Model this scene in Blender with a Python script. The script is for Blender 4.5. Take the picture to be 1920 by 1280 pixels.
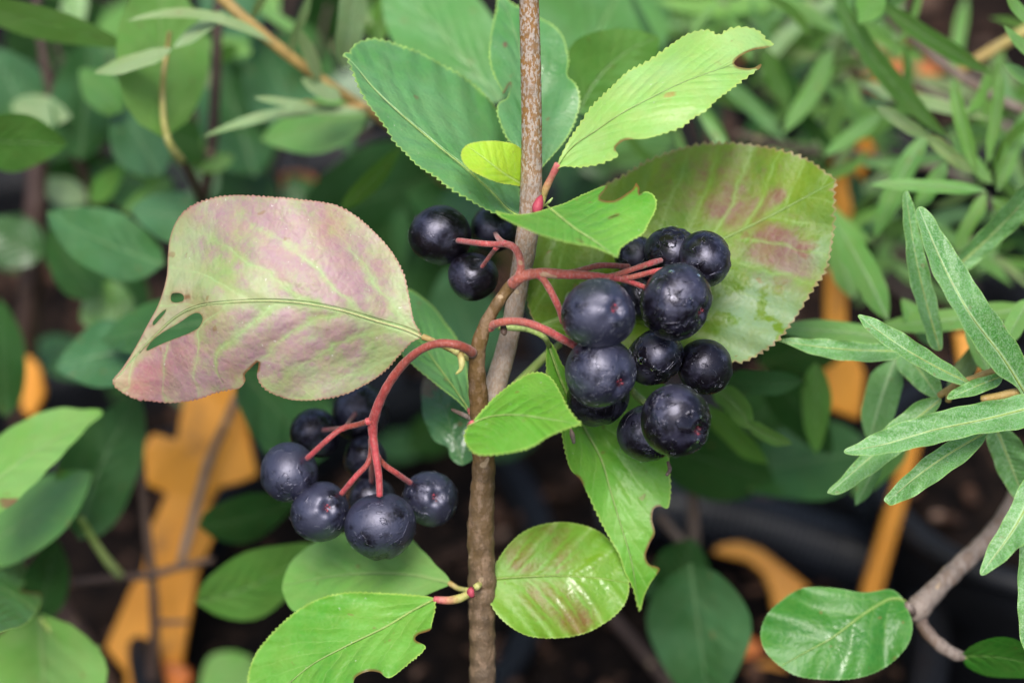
import bpy, math, random
import numpy as np
from mathutils import Vector, Matrix
from mathutils.geometry import delaunay_2d_cdt
rng = random.Random(7); nrg = np.random.RandomState(5)
S = bpy.context.scene
for o in list(bpy.data.objects): bpy.data.objects.remove(o)

# ------------------------------------------------------------------ camera
PITCH = math.radians(35); D0 = 0.37; SENS = 22.3; FOC = 55.0
CAM = np.array([0.0, 0.0, 0.43])
R_ = np.array([1.0, 0, 0]); F_ = np.array([0, math.cos(PITCH), -math.sin(PITCH)]); U_ = np.array([0, math.sin(PITCH), math.cos(PITCH)])
K = SENS / FOC / 1920.0
cam = bpy.data.cameras.new('camera'); co = bpy.data.objects.new('camera', cam); S.collection.objects.link(co)
co.location = CAM; co.rotation_euler = (math.pi/2 - PITCH, 0, 0)
cam.lens = FOC; cam.sensor_width = SENS; cam.clip_start = 0.02; cam.clip_end = 200
cam.dof.use_dof = True; cam.dof.focus_distance = D0 + 0.001; cam.dof.aperture_fstop = 4.8; cam.dof.aperture_blades = 7
S.camera = co
# ------------------------------------------------------------------ sky, sun, exposure
W = bpy.data.worlds.new('World'); S.world = W; W.use_nodes = True
wn = W.node_tree.nodes; wl = W.node_tree.links
sky = wn.new('ShaderNodeTexSky'); sky.sky_type = 'NISHITA'; sky.sun_disc = False
sky.sun_elevation = math.radians(62); sky.sun_rotation = math.radians(188)
sky.dust_density = 4.0; sky.ozone_density = 1.0; sky.air_density = 1.0
wl.new(sky.outputs[0], wn['Background'].inputs[0]); wn['Background'].inputs[1].default_value = 0.12
sun = bpy.data.lights.new('sun', 'SUN'); so = bpy.data.objects.new('sun', sun); S.collection.objects.link(so)
sun.energy = 2.0; sun.angle = math.radians(28); sun.color = (1, 0.97, 0.92)
so.rotation_euler = (math.radians(28), 0, math.radians(-8)); so.location = (0, -1, 2)
S.view_settings.view_transform = 'Standard'; S.view_settings.look = 'None'; S.view_settings.gamma = 1
S.view_settings.exposure = 0.72
S.render.engine = 'CYCLES'
S.cycles.use_denoising = True; S.cycles.max_bounces = 8; S.cycles.diffuse_bounces = 3; S.cycles.transmission_bounces = 4

# ------------------------------------------------------------------ placement
def P(x, y, d=0.0):
    dd = D0 + d/1000.0
    return CAM + R_*((x-960)*K*dd) + U_*((640-y)*K*dd) + F_*dd
def PA(xy, d):
    dd = D0 + np.asarray(d)/1000.0
    xy = np.asarray(xy, float)
    return CAM[None] + R_[None]*((xy[:,0]-960)*K*dd)[:,None] + U_[None]*((640-xy[:,1])*K*dd)[:,None] + F_[None]*dd[:,None]
def Pz(x, y, z):
    v = R_*((x-960)*K) + U_*((640-y)*K) + F_
    return CAM + v*((z-CAM[2])/v[2])
def dz(x, y, z):
    v = R_*((x-960)*K) + U_*((640-y)*K) + F_
    return ((z-CAM[2])/v[2] - D0)*1000

# ------------------------------------------------------------------ material helpers
class G:
    def __init__(s, name):
        s.m = bpy.data.materials.new(name); s.m.use_nodes = True; s.t = s.m.node_tree; s.n = s.t.nodes; s.n.clear()
        s.out = s.n.new('ShaderNodeOutputMaterial')
    def set(s, sock, v):
        if isinstance(v, bpy.types.NodeSocket): s.t.links.new(v, sock)
        elif isinstance(v, (tuple, list)): sock.default_value = tuple(v)+(1,) if len(v) == 3 and sock.type == 'RGBA' else v
        else: sock.default_value = v
    def math(s, op, a, b=0.0, c=0.0, clamp=False):
        n = s.n.new('ShaderNodeMath'); n.operation = op; n.use_clamp = clamp
        s.set(n.inputs[0], a); s.set(n.inputs[1], b); s.set(n.inputs[2], c); return n.outputs[0]
    def sm(s, v, a, b, lo=0.0, hi=1.0):
        n = s.n.new('ShaderNodeMapRange'); n.interpolation_type = 'SMOOTHSTEP'
        s.set(n.inputs[0], v); s.set(n.inputs[1], a); s.set(n.inputs[2], b); s.set(n.inputs[3], lo); s.set(n.inputs[4], hi); return n.outputs[0]
    def mix(s, f, a, b, mode='MIX'):
        n = s.n.new('ShaderNodeMix'); n.data_type = 'RGBA'; n.blend_type = mode
        s.set(n.inputs[0], f); s.set(n.inputs[6], a); s.set(n.inputs[7], b); return n.outputs[2]
    def noise(s, co, sc, det=3.0, rough=0.55, dist=0.0):
        n = s.n.new('ShaderNodeTexNoise'); s.set(n.inputs['Vector'], co); n.inputs['Scale'].default_value = sc
        n.inputs['Detail'].default_value = det; n.inputs['Roughness'].default_value = rough; n.inputs['Distortion'].default_value = dist
        return n.outputs[0]
    def vor(s, co, sc, feat='DISTANCE_TO_EDGE'):
        n = s.n.new('ShaderNodeTexVoronoi'); n.feature = feat; s.set(n.inputs['Vector'], co); n.inputs['Scale'].default_value = sc
        return n.outputs['Distance']
    def attr(s, name):
        n = s.n.new('ShaderNodeAttribute'); n.attribute_name = name; return n.outputs['Fac']
    def pos(s): return s.n.new('ShaderNodeNewGeometry').outputs['Position']
    def uv(s):
        n = s.n.new('ShaderNodeUVMap'); n.uv_map = 'leaf'
        q = s.n.new('ShaderNodeSeparateXYZ'); s.t.links.new(n.outputs[0], q.inputs[0]); return n.outputs[0], q.outputs[0], q.outputs[1]
    def scale(s, v, sc):
        n = s.n.new('ShaderNodeVectorMath'); n.operation = 'MULTIPLY'; s.set(n.inputs[0], v); n.inputs[1].default_value = sc; return n.outputs[0]
    def bump(s, h, dist, strength=1.0, prev=None):
        n = s.n.new('ShaderNodeBump'); n.inputs['Strength'].default_value = strength; n.inputs['Distance'].default_value = dist
        s.set(n.inputs['Height'], h)
        if prev is not None: s.set(n.inputs['Normal'], prev)
        return n.outputs[0]
    def bsdf(s, col, rough, spec=0.5, normal=None, sheen=0.0, coat=0.0, coatr=0.1):
        n = s.n.new('ShaderNodeBsdfPrincipled'); s.set(n.inputs['Base Color'], col); s.set(n.inputs['Roughness'], rough)
        s.set(n.inputs['Specular IOR Level'], spec); s.set(n.inputs['Sheen Weight'], sheen); s.set(n.inputs['Coat Weight'], coat); s.set(n.inputs['Coat Roughness'], coatr)
        if normal is not None: s.set(n.inputs['Normal'], normal)
        return n.outputs[0]
    def done(s, sh):
        s.t.links.new(sh, s.out.inputs[0]); return s.m

def leafmat(name, ca, cb, blush=(0.2,0.05,0.04), vein=(0.3,0.45,0.15), edge=None, rough=0.42, spec=0.5, trans=0.28, tcol=None,
            N=7.0, c=0.35, mid=0.03, lat=0.035, latstr=0.5, quilt=0.0004, blushsharp=(0.35,0.65), fuzz=False, speck=0.0, wetness=0.0, ret=1.0, patch=0.0, mott=1.1, patchcol=(0.27,0.40,0.28), psh=(0.42,0.5)):
    g = G(name); uvv, u, v = g.uv(); p = g.pos()
    av = g.math('ABSOLUTE', v); side = g.math('GREATER_THAN', v, 0.0)
    warp = g.noise(uvv, 5.0, 2.0)
    ph = g.math('MULTIPLY', u, N)
    ph = g.math('SUBTRACT', ph, g.math('MULTIPLY', g.math('POWER', av, 0.85), c*N))
    ph = g.math('ADD', ph, g.math('MULTIPLY', side, 0.43))
    ph = g.math('ADD', ph, g.math('MULTIPLY', g.math('SUBTRACT', warp, 0.5), 0.55))
    tri = g.math('ABSOLUTE', g.math('SUBTRACT', g.math('FRACT', ph), 0.5))       # 0 on vein
    latm = g.math('SUBTRACT', 1.0, g.sm(tri, lat*0.3, lat*2.2))
    latm = g.math('MULTIPLY', latm, g.sm(av, 1.0, 0.25)); latm = g.math('MULTIPLY', latm, g.sm(g.noise(p, 300.0, 2.0), 0.3, 0.6, 0.35, 1.0))
    midm = g.math('SUBTRACT', 1.0, g.sm(av, g.math('MULTIPLY', g.math('SUBTRACT', 1.25, u), mid*0.6), g.math('MULTIPLY', g.math('SUBTRACT', 1.25, u), mid*1.3)))
    net = g.vor(p, 900.0); netm = g.math('SUBTRACT', 1.0, g.sm(net, 0.0, 0.12))
    n1 = g.noise(p, 90.0, 4.0); n2 = g.noise(p, 700.0, 3.0)
    base = g.mix(g.sm(n1, 0.35, 0.65), ca, cb)
    base = g.mix(g.math('MULTIPLY', g.attr('tint'), 0.5), base, (ca[0]*1.9+.01, ca[1]*1.35, ca[2]*1.0))
    bl = g.math('ADD', g.attr('blush'), g.math('MULTIPLY', g.math('SUBTRACT', g.noise(p, 230.0, 6.0, 0.72), 0.5), mott))
    bl = g.math('SUBTRACT', bl, g.math('MULTIPLY', g.math('SUBTRACT', 1.0, g.sm(tri, 0.0, 0.22)), g.math('MULTIPLY', g.sm(av, 1.0, 0.3), 0.38)))
    bl = g.math('SUBTRACT', bl, g.math('MULTIPLY', g.math('SUBTRACT', 1.0, g.sm(av, 0.0, 0.12)), 0.3))
    blm = g.sm(bl, blushsharp[0], blushsharp[1])
    base = g.mix(g.math('MULTIPLY', blm, 0.85), base, blush)
    if patch: # sky sheen painted on the olive leaf; red flush on the pink one
        sheen_flush = g.math('MULTIPLY', g.attr('sheen_flush'), g.sm(g.noise(p, 200.0, 4.0), psh[0], psh[1])); base = g.mix(g.math('MULTIPLY', sheen_flush, patch), base, patchcol)
    base = g.mix(g.math('MULTIPLY', netm, 0.10*ret), base, vein)
    base = g.mix(g.math('MULTIPLY', latm, latstr), base, vein)
    base = g.mix(g.math('MULTIPLY', midm, 0.8), base, vein)
    if edge: base = g.mix(g.math('MULTIPLY', g.sm(g.attr('edge'), 0.25, 0.95), 0.75), base, edge)
    base = g.mix(g.sm(g.attr('burn'), 0.3, 0.85), base, (0.16,0.065,0.02))
    base = g.mix(g.math('MULTIPLY', g.sm(g.noise(p, 520.0, 1.5), 0.70, 0.76), 0.6), base, (0.20,0.12,0.04))
    base = g.mix(g.sm(g.noise(p, 330.0, 5.0, 0.7), 0.35, 0.7, 0.0, 0.30), base, (cb[0]*1.25+.01, cb[1]*0.82, cb[2]*0.8))
    if speck: base = g.mix(g.math('MULTIPLY', g.sm(g.noise(p, 1500.0, 2.0), 0.72, 0.76), speck), base, (0.7,0.7,0.62))
    if fuzz:
        f = g.sm(g.noise(g.scale(p,(1,1,1)), 4200.0, 2.0), 0.40, 0.66)
        base = g.mix(g.math('MULTIPLY', f, 0.45), base, (0.36,0.52,0.33))
    irr = g.sm(g.noise(p, 130.0, 2.0), 0.35, 0.65, 0.15, 1.0)
    h = g.math('MULTIPLY', g.math('MULTIPLY', g.sm(tri, 0.0, 0.42), irr), g.sm(av, 0.95, 0.1))
    h = g.math('ADD', h, g.math('MULTIPLY', g.noise(p, 260.0, 3.0, 0.6), 1.5))
    h = g.math('SUBTRACT', h, g.math('MULTIPLY', midm, 0.9))
    nb = g.bump(h, quilt*0.42, 0.8)
    nb = g.bump(g.math('ADD', g.math('MULTIPLY', n2, 0.6), g.math('MULTIPLY', net, 1.3)), 0.00012 if not fuzz else 0.00022, 0.5, nb)
    wet = g.sm(g.math('ADD', g.math('ADD', g.attr('wet'), wetness), g.math('MULTIPLY', g.math('SUBTRACT', g.noise(p, 160.0, 3.0), 0.5), 1.3)), 0.42, 0.55)
    rg = g.math('SUBTRACT', g.math('ADD', rough, g.math('MULTIPLY', g.math('SUBTRACT', n1, 0.5), 0.3)), g.math('MULTIPLY', wet, rough-0.24))
    tc = tcol or (min(cb[0]*2.0,1), min(cb[1]*1.5,1), cb[2]*0.7)
    b = g.bsdf(base, rg, spec, nb, coat=g.math('MULTIPLY', wet, 0.28), coatr=0.16)
    tr = g.n.new('ShaderNodeBsdfTranslucent'); g.set(tr.inputs[0], g.mix(g.math('MULTIPLY', blm, 0.6), tc, blush)); g.set(tr.inputs['Normal'], nb)
    ms = g.n.new('ShaderNodeMixShader'); ms.inputs[0].default_value = trans
    g.t.links.new(b, ms.inputs[1]); g.t.links.new(tr.outputs[0], ms.inputs[2])
    return g.done(ms.outputs[0])

def plainmat(name, ca, cb, sc=200.0, rough=0.5, spec=0.5, bump=0.0002, bsc=600.0, det=4.0, lo=0.4, hi=0.6, sheen=0.0, third=None, tsc=500.0, tl=(0.6,0.66), stretch=(1,1,1)):
    g = G(name); p = g.scale(g.pos(), stretch); n = g.noise(p, sc, det)
    col = g.mix(g.sm(n, lo, hi), ca, cb)
    if third: col = g.mix(g.sm(g.noise(p, tsc, 3.0), tl[0], tl[1]), col, third)
    nb = g.bump(g.noise(p, bsc, 5.0), bump, 0.8)
    return g.done(g.bsdf(col, rough, spec, nb, sheen))

def stemmat(name, c0, c1, speck, rough=0.6, lentic=(0.45,0.33,0.2), sp=(0.5,0.6), sps=1300.0, sheen=0.0, spamt=0.7):
    g = G(name); p = g.pos(); a = g.attr('along')
    c = g.mix(g.sm(g.math('ADD', a, g.math('MULTIPLY', g.math('SUBTRACT', g.noise(p, 150.0), 0.5), 0.4)), 0.15, 0.85), c0, c1)
    n = g.noise(g.scale(p, (1.0, 0.45, 0.45)), sps, 3.0, 0.6)
    c = g.mix(g.math('MULTIPLY', g.sm(n, sp[0], sp[1]), g.math('MULTIPLY', spamt, g.math('ADD', g.attr('spk'), 0.25))), c, speck)
    c = g.mix(g.math('MULTIPLY', g.sm(g.noise(p, 330.0, 1.0), 0.70, 0.73), 0.7), c, lentic)
    nb = g.bump(g.noise(g.scale(p, (1.0, 0.4, 0.4)), 1800.0, 4.0), 0.0003, 0.7)
    nb = g.bump(g.noise(p, 420.0, 4.0, 0.7), 0.0005, 0.7, nb)
    c = g.mix(g.sm(g.noise(p, 420.0, 4.0, 0.7), 0.4, 0.7, 0.0, 0.45), c, (c0[0]*.5, c0[1]*.5, c0[2]*.5))
    return g.done(g.bsdf(c, rough, 0.4, nb, sheen))

M = {}
M['pink'] = leafmat('blushed_leaf', (0.24,0.36,0.11), (0.35,0.41,0.22), blush=(0.35,0.175,0.245), vein=(0.33,0.50,0.20), edge=(0.33,0.12,0.10), rough=0.50, spec=0.55, trans=0.12, N=6.0, c=0.42, mid=0.025, lat=0.022, latstr=0.55, speck=0.5, quilt=0.00075, blushsharp=(0.0,0.7), mott=1.9, patch=0.95, patchcol=(0.40,0.13,0.14), psh=(0.2,0.75))
M['top'] = leafmat('leaf_green_cool', (0.07,0.26,0.05), (0.12,0.32,0.11), vein=(0.26,0.48,0.16), edge=(0.40,0.62,0.12), rough=0.42, spec=0.9, trans=0.2, N=6.0, c=0.7, mid=0.028, lat=0.02, latstr=0.2, speck=0.3, quilt=0.0006)
M['lime'] = leafmat('leaf_lime', (0.27,0.53,0.11), (0.34,0.58,0.19), vein=(0.42,0.75,0.28), edge=(0.42,0.58,0.12), rough=0.45, spec=0.5, trans=0.25, N=9.0, c=0.6, mid=0.02, lat=0.03, latstr=0.3, blush=(0.40,0.30,0.08), speck=0.4, quilt=0.0005)
M['yel'] = leafmat('leaf_yellow_green', (0.36,0.62,0.035), (0.42,0.66,0.05), vein=(0.5,0.74,0.2), edge=(0.5,0.6,0.1), rough=0.45, trans=0.3, N=6.0, c=0.5, mid=0.035, latstr=0.3, quilt=0.0003)
M['fresh'] = leafmat('leaf_fresh_green', (0.085,0.32,0.025), (0.15,0.40,0.05), vein=(0.32,0.52,0.15), edge=(0.42,0.6,0.12), rough=0.42, trans=0.22, N=8.0, c=0.5, mid=0.02, lat=0.022, latstr=0.45, blush=(0.3,0.2,0.04), speck=0.4, quilt=0.0005)
M['olive'] = leafmat('leaf_olive_blush', (0.085,0.19,0.008), (0.15,0.26,0.012), vein=(0.26,0.42,0.12), edge=(0.33,0.20,0.13), rough=0.48, spec=0.45, trans=0.22, N=8.0, c=0.4, mid=0.02, latstr=0.4, blush=(0.19,0.035,0.065), patch=0.6, blushsharp=(0.15,1.05), mott=1.7, quilt=0.0005)
M['wet'] = leafmat('leaf_wet_round', (0.12,0.31,0.015), (0.17,0.37,0.03), vein=(0.26,0.42,0.05), edge=(0.35,0.5,0.1), rough=0.5, spec=0.6, trans=0.2, N=8.0, c=0.4, mid=0.02, latstr=0.2, blush=(0.20,0.06,0.02), quilt=0.00032, mott=1.6, blushsharp=(0.1,1.0))
M['pale'] = leafmat('leaf_pale_green', (0.12,0.34,0.06), (0.18,0.39,0.11), vein=(0.28,0.45,0.14), rough=0.45, trans=0.25, latstr=0.2)
M['mid'] = leafmat('leaf_mid_green', (0.08,0.25,0.04), (0.12,0.31,0.06), vein=(0.22,0.4,0.12), rough=0.38, spec=0.8, trans=0.2, latstr=0.2)
M['blue'] = leafmat('leaf_blue_green', (0.028,0.12,0.032), (0.075,0.21,0.085), vein=(0.18,0.34,0.14), rough=0.36, spec=0.65, trans=0.15, latstr=0.2, wetness=0.0)
M['dark'] = leafmat('leaf_dark_green', (0.018,0.08,0.018), (0.035,0.125,0.03), vein=(0.10,0.2,0.07), rough=0.38, spec=0.45, trans=0.12, latstr=0.2)
M['glossy'] = leafmat('leaf_glossy_green', (0.025,0.16,0.015), (0.06,0.23,0.03), vein=(0.2,0.38,0.08), edge=(0.16,0.33,0.1), rough=0.42, spec=0.45, trans=0.15, latstr=0.25, wetness=0.0, quilt=0.00032)
M['fuzzy'] = leafmat('leaf_downy_narrow', (0.05,0.22,0.03), (0.12,0.34,0.09), vein=(0.45,0.66,0.34), edge=(0.28,0.50,0.12), rough=0.5, spec=0.6, trans=0.2, N=14.0, c=0.15, mid=0.10, lat=0.05, latstr=0.12, fuzz=True, quilt=0.0002)
M['nar'] = leafmat('leaf_narrow_green', (0.10,0.28,0.05), (0.16,0.36,0.10), vein=(0.28,0.45,0.2), rough=0.42, spec=0.6, trans=0.22, N=12.0, c=0.15, mid=0.10, latstr=0.1)
M['silver'] = leafmat('leaf_silvery', (0.18,0.32,0.12), (0.26,0.40,0.20), vein=(0.34,0.48,0.26), rough=0.5, trans=0.15, N=10.0, mid=0.08, latstr=0.1)
M['midrib'] = stemmat('pale_midrib', (0.48,0.50,0.22), (0.42,0.48,0.20), (0.5,0.42,0.25), spamt=0.6, sps=4000.0)
M['stem_grey'] = stemmat('grey_speckled_bark', (0.36,0.30,0.25), (0.34,0.28,0.23), (0.22,0.11,0.03), sp=(0.46,0.52), spamt=1.0, sps=3000.0)
M['stem_brown'] = stemmat('brown_bark', (0.12,0.085,0.055), (0.14,0.08,0.025), (0.30,0.20,0.13), spamt=0.6, sps=900.0)
M['stalk'] = stemmat('red_stalk', (0.27,0.05,0.03), (0.45,0.05,0.06), (0.5,0.2,0.18), rough=0.45, sheen=0.2, spamt=0.4, sps=3500.0)
M['stalk_pale'] = stemmat('pink_downy_stalk', (0.36,0.085,0.055), (0.44,0.06,0.065), (0.50,0.27,0.25), rough=0.55, sheen=0.25, spamt=0.5, sps=4000.0)
M['petiole'] = stemmat('petiole', (0.50,0.12,0.12), (0.42,0.45,0.12), (0.5,0.4,0.25), spamt=0.3)
M['petiole_g'] = stemmat('petiole_green', (0.30,0.42,0.10), (0.36,0.48,0.16), (0.5,0.5,0.3), spamt=0.3)
M['petiole_y'] = stemmat('petiole_yellow', (0.38,0.27,0.09), (0.46,0.46,0.14), (0.55,0.5,0.3), spamt=0.3)
M['twig_dark'] = stemmat('dark_twig', (0.06,0.035,0.03), (0.09,0.055,0.04), (0.14,0.1,0.08), spamt=0.4)
M['twig_grey'] = stemmat('grey_twig', (0.14,0.10,0.08), (0.24,0.195,0.165), (0.10,0.05,0.02), spamt=0.6, sps=600.0)
M['twig_yel'] = stemmat('ochre_twig', (0.40,0.27,0.09), (0.46,0.30,0.12), (0.5,0.4,0.2), spamt=0.3)
M['bud'] = plainmat('crimson_bud', (0.30,0.02,0.05), (0.42,0.06,0.09), rough=0.6)
M['orange'] = plainmat('orange_plastic', (0.70,0.30,0.03), (0.62,0.25,0.02), sc=60.0, rough=0.45, bump=0.0001, bsc=150.0, third=(0.34,0.15,0.03), tsc=110.0, tl=(0.55,0.75))
M['orange2'] = plainmat('burnt_orange_plastic', (0.62,0.17,0.012), (0.40,0.10,0.01), sc=60.0, rough=0.45, bump=0.0001, bsc=150.0)
M['black'] = plainmat('black_plastic', (0.005,0.0055,0.007), (0.009,0.010,0.013), sc=60.0, rough=0.5, spec=0.3, bump=0.0002, bsc=300.0)
M['pipe'] = plainmat('ribbed_black_plastic', (0.010,0.012,0.018), (0.015,0.018,0.026), sc=60.0, rough=0.4, bump=0.0001, bsc=300.0)
M['soil'] = plainmat('dark_soil', (0.004,0.003,0.003), (0.014,0.009,0.007), sc=120.0, rough=0.95, spec=0.1, bump=0.004, bsc=140.0, third=(0.07,0.04,0.028), tsc=160.0, tl=(0.62,0.7))
M['mat'] = plainmat('dark_ground', (0.006,0.006,0.006), (0.014,0.012,0.011), sc=40.0, rough=0.9, spec=0.1, bump=0.003, bsc=100.0)
M['chip'] = plainmat('bark_chips', (0.035,0.019,0.013), (0.12,0.06,0.036), sc=60.0, rough=0.8, spec=0.2, bump=0.001, bsc=400.0, third=(0.30,0.2,0.15), tsc=50.0, tl=(0.6,0.66))

def berrymat():
    g = G('black_berry_skin'); p = g.pos()
    n1 = g.noise(p, 150.0, 4.0, 0.6); n2 = g.noise(p, 500.0, 5.0, 0.7, 0.6); n3 = g.noise(g.scale(p,(1,0.6,1.4)), 1500.0, 3.0)
    bl = g.sm(g.math('ADD', g.attr('dust'), g.math('ADD', g.math('MULTIPLY', n1, 0.7), g.math('MULTIPLY', n2, 0.35))), 0.46, 0.60)
    d2 = g.sm(g.attr('dust'), 0.0, 0.12)
    wet = g.math('MULTIPLY', g.sm(g.noise(p, 260.0, 4.0, 0.6, 0.8), 0.52, 0.56), g.attr('wet'))
    col = g.mix(bl, (0.004,0.003,0.005), g.mix(d2, (0.013,0.012,0.028), (0.018,0.021,0.044)))
    col = g.mix(g.math('MULTIPLY', g.sm(n3, 0.60, 0.68), 0.12), col, (0.10,0.11,0.15))
    col = g.mix(g.math('MULTIPLY', wet, 0.7), col, (0.006,0.005,0.008))
    col = g.mix(g.math('MULTIPLY', g.attr('cal'), 0.8), col, (0.07,0.02,0.03))
    r = g.math('ADD', 0.32, g.math('MULTIPLY', bl, 0.16)); r = g.math('SUBTRACT', r, g.math('MULTIPLY', wet, 0.26))
    nb = g.bump(g.math('ADD', g.math('MULTIPLY', n2, 0.6), g.math('MULTIPLY', n3, 0.35)), 0.00016, 0.6)
    nb = g.bump(wet, 0.00022, 0.8, nb)
    sh = g.bsdf(col, r, g.math('ADD', 0.5, g.math('MULTIPLY', bl, 0.9)), nb)
    sh.node.inputs['Specular Tint'].default_value = (0.80, 0.80, 1.0, 1)
    return g.done(sh)
M['berry'] = berrymat()
M['hair'] = plainmat('pale_fuzz', (0.16,0.17,0.21), (0.30,0.32,0.37), rough=0.5, bump=0.0)
M['calyx'] = plainmat('red_calyx', (0.03,0.008,0.012), (0.30,0.03,0.05), sc=1500, rough=0.45)
g = G('water'); b = g.n.new('ShaderNodeBsdfPrincipled'); b.inputs['Roughness'].default_value = 0.0; b.inputs['IOR'].default_value = 1.33; b.inputs['Transmission Weight'].default_value = 1.0
M['water'] = g.done(b.outputs[0])

# ------------------------------------------------------------------ object helpers
ORG = {}
def empty(name, loc, label, cat, group=None):
    o = bpy.data.objects.new(name, None); S.collection.objects.link(o); o.location = loc; o.empty_display_size = 0.01
    o['label'] = label; o['category'] = cat
    if group: o['group'] = group
    ORG[o] = np.array(loc, float); return o
def mk(name, V, faces, mats, parent=None, origin=None, smooth=True, attrs=None, uv=None, midx=None, label=None):
    V = np.asarray(V, float); og = np.array(origin if origin is not None else V[0], float)
    me = bpy.data.meshes.new(name); me.from_pydata((V-og).tolist(), [], [list(map(int, f)) for f in faces]); me.update()
    for m_ in (mats if isinstance(mats, (list, tuple)) else [mats]): me.materials.append(M[m_])
    if smooth: me.polygons.foreach_set('use_smooth', [True]*len(me.polygons))
    if midx is not None: me.polygons.foreach_set('material_index', midx)
    if attrs:
        for k_, a in attrs.items():
            at = me.attributes.new(k_, 'FLOAT', 'POINT'); at.data.foreach_set('value', np.asarray(a, np.float32))
    if uv is not None:
        ul = me.uv_layers.new(name='leaf'); idx = np.zeros(len(me.loops), np.int32); me.loops.foreach_get('vertex_index', idx)
        ul.data.foreach_set('uv', np.asarray(uv, np.float32)[idx].ravel())
    o = bpy.data.objects.new(name, me); S.collection.objects.link(o)
    if parent is not None: o.parent = parent; o.location = og - ORG[parent]
    else: o.location = og
    ORG[o] = og
    if label: o['label'] = label
    return o
def tag(o, label, cat=None, group=None, kind=None):
    if label: o['label'] = label
    if cat: o['category'] = cat
    if group: o['group'] = group
    if kind: o['kind'] = kind
    return o

def catmull(pts, step, closed=False, dims=None):
    """pts: array n x k (first two columns are used for spacing); corners: optional bool list"""
    A = np.asarray(pts, float); n = len(A); out = []
    rngi = range(n if closed else n-1)
    for i in rngi:
        p1 = A[i]; p2 = A[(i+1) % n]
        p0 = A[(i-1) % n] if (closed or i > 0) else p1*2-p2
        p3 = A[(i+2) % n] if (closed or i < n-2) else p2*2-p1
        L = np.linalg.norm((p2-p1)[:2]); m = max(1, int(round(L/step)))
        for j in range(m):
            t = j/m
            out.append(0.5*((2*p1)+(-p0+p2)*t+(2*p0-5*p1+4*p2-p3)*t*t+(-p0+3*p1-3*p2+p3)*t**3))
    if not closed: out.append(A[-1])
    return np.array(out)

def tube(name, pts, mat, parent, sides=12, step=6.0, spk=None, origin=None, bumps=0.0, label=None, build=True, off=0):
    """pts: (x, y, depth mm, radius px) rows along the stem"""
    A = catmull(np.array([p[:4] for p in pts], float), step)
    C = PA(A[:, :2], A[:, 2]); rad = A[:, 3]*K*(D0+A[:, 2]/1000)
    n = len(C); T = np.gradient(C, axis=0); T /= np.linalg.norm(T, axis=1)[:, None]+1e-12
    nv = np.cross(T[0], [0.3, 0.2, 1.0]); nv /= np.linalg.norm(nv)
    V = []; al = []; sv = []
    ang = np.arange(sides)/sides*2*math.pi
    for i in range(n):
        nv = nv - T[i]*np.dot(nv, T[i]); nv /= np.linalg.norm(nv)+1e-12; bv = np.cross(T[i], nv)
        r = rad[i]*(1+bumps*(nrg.rand(sides)-0.5)*0.6 + bumps*0.5*math.sin(i*0.9))
        V.append(C[i][None]+(np.cos(ang)*r)[:, None]*nv[None]+(np.sin(ang)*r)[:, None]*bv[None])
        al += [i/(n-1)]*sides
        sv += [np.interp(i/(n-1), *spk) if spk else 0.5]*sides
    V = np.concatenate(V); F = []
    for i in range(n-1):
        for j in range(sides):
            a = i*sides+j; b_ = i*sides+(j+1) % sides; F.append((a, b_, b_+sides, a+sides))
    V = np.vstack([V, C[0]-T[0]*rad[0]*0.4, C[-1]+T[-1]*rad[-1]*0.4]); c0 = len(V)-2; c1 = c0+1
    al += [0, 1]; sv += [sv[0], sv[-1]]
    for j in range(sides):
        F.append((c0, (j+1) % sides, j)); F.append((c1, (n-1)*sides+j, (n-1)*sides+(j+1) % sides))
    if not build: return V, [tuple(q+off for q in f) for f in F], al, sv
    return mk(name, V, F, mat, parent, origin if origin is not None else C[0], attrs={'along': al, 'spk': sv}, label=label)
def tubes(name, lst, mat, parent, **kw):
    V = []; F = []; a = []; s = []; off = 0
    for pts in lst:
        v, f, al, sv = tube(name, [(p[0], p[1], p[2], p[3]*.9) for p in pts], mat, parent, build=False, off=off, **kw); V.append(v); F += f; a += al; s += sv; off += len(v)
    for pts in lst[1:]:
        (x, y, d_, r_) = pts[0][:4]; v, f, al, sv = tube(name, [(x-r_*.7, y-r_*.2, d_, r_*.8), (x, y, d_, r_*1.22), (x+(pts[1][0]-x)*.4, y+(pts[1][1]-y)*.4, d_, r_*.95)], mat, parent, build=False, off=off, sides=12, step=2, bumps=.08)
        V.append(v); F += f; a += al; s += sv; off += len(v)
    return mk(name, np.vstack(V), F, mat, parent, P(*lst[0][0][:3]), attrs={'along': a, 'spk': s})

def inpoly(q, poly):
    x, y = q[:, 0][:, None], q[:, 1][:, None]; x1, y1 = poly[:, 0], poly[:, 1]; x2, y2 = np.roll(x1, -1), np.roll(y1, -1)
    c = ((y1 > y) != (y2 > y)) & (x < (x2-x1)*(y-y1)/(y2-y1+1e-12)+x1)
    return c.sum(1) % 2 == 1
def segdist(q, poly, closed=True):
    a = poly; b_ = np.roll(poly, -1, 0) if closed else poly[1:]
    if not closed: a = poly[:-1]
    ab = b_-a; L = (ab**2).sum(1)+1e-12; best = np.full(len(q), 1e9); arg = np.zeros(len(q), int); tt = np.zeros(len(q))
    for s0 in range(0, len(q), 2000):
        Q = q[s0:s0+2000, None, :]-a[None]
        t = np.clip((Q*ab[None]).sum(2)/L, 0, 1); dd = ((Q-t[:, :, None]*ab[None])**2).sum(2)
        k_ = dd.argmin(1); r = np.arange(len(k_)); best[s0:s0+2000] = np.sqrt(dd[r, k_]); arg[s0:s0+2000] = k_; tt[s0:s0+2000] = t[r, k_]
    return best, arg, tt
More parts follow.
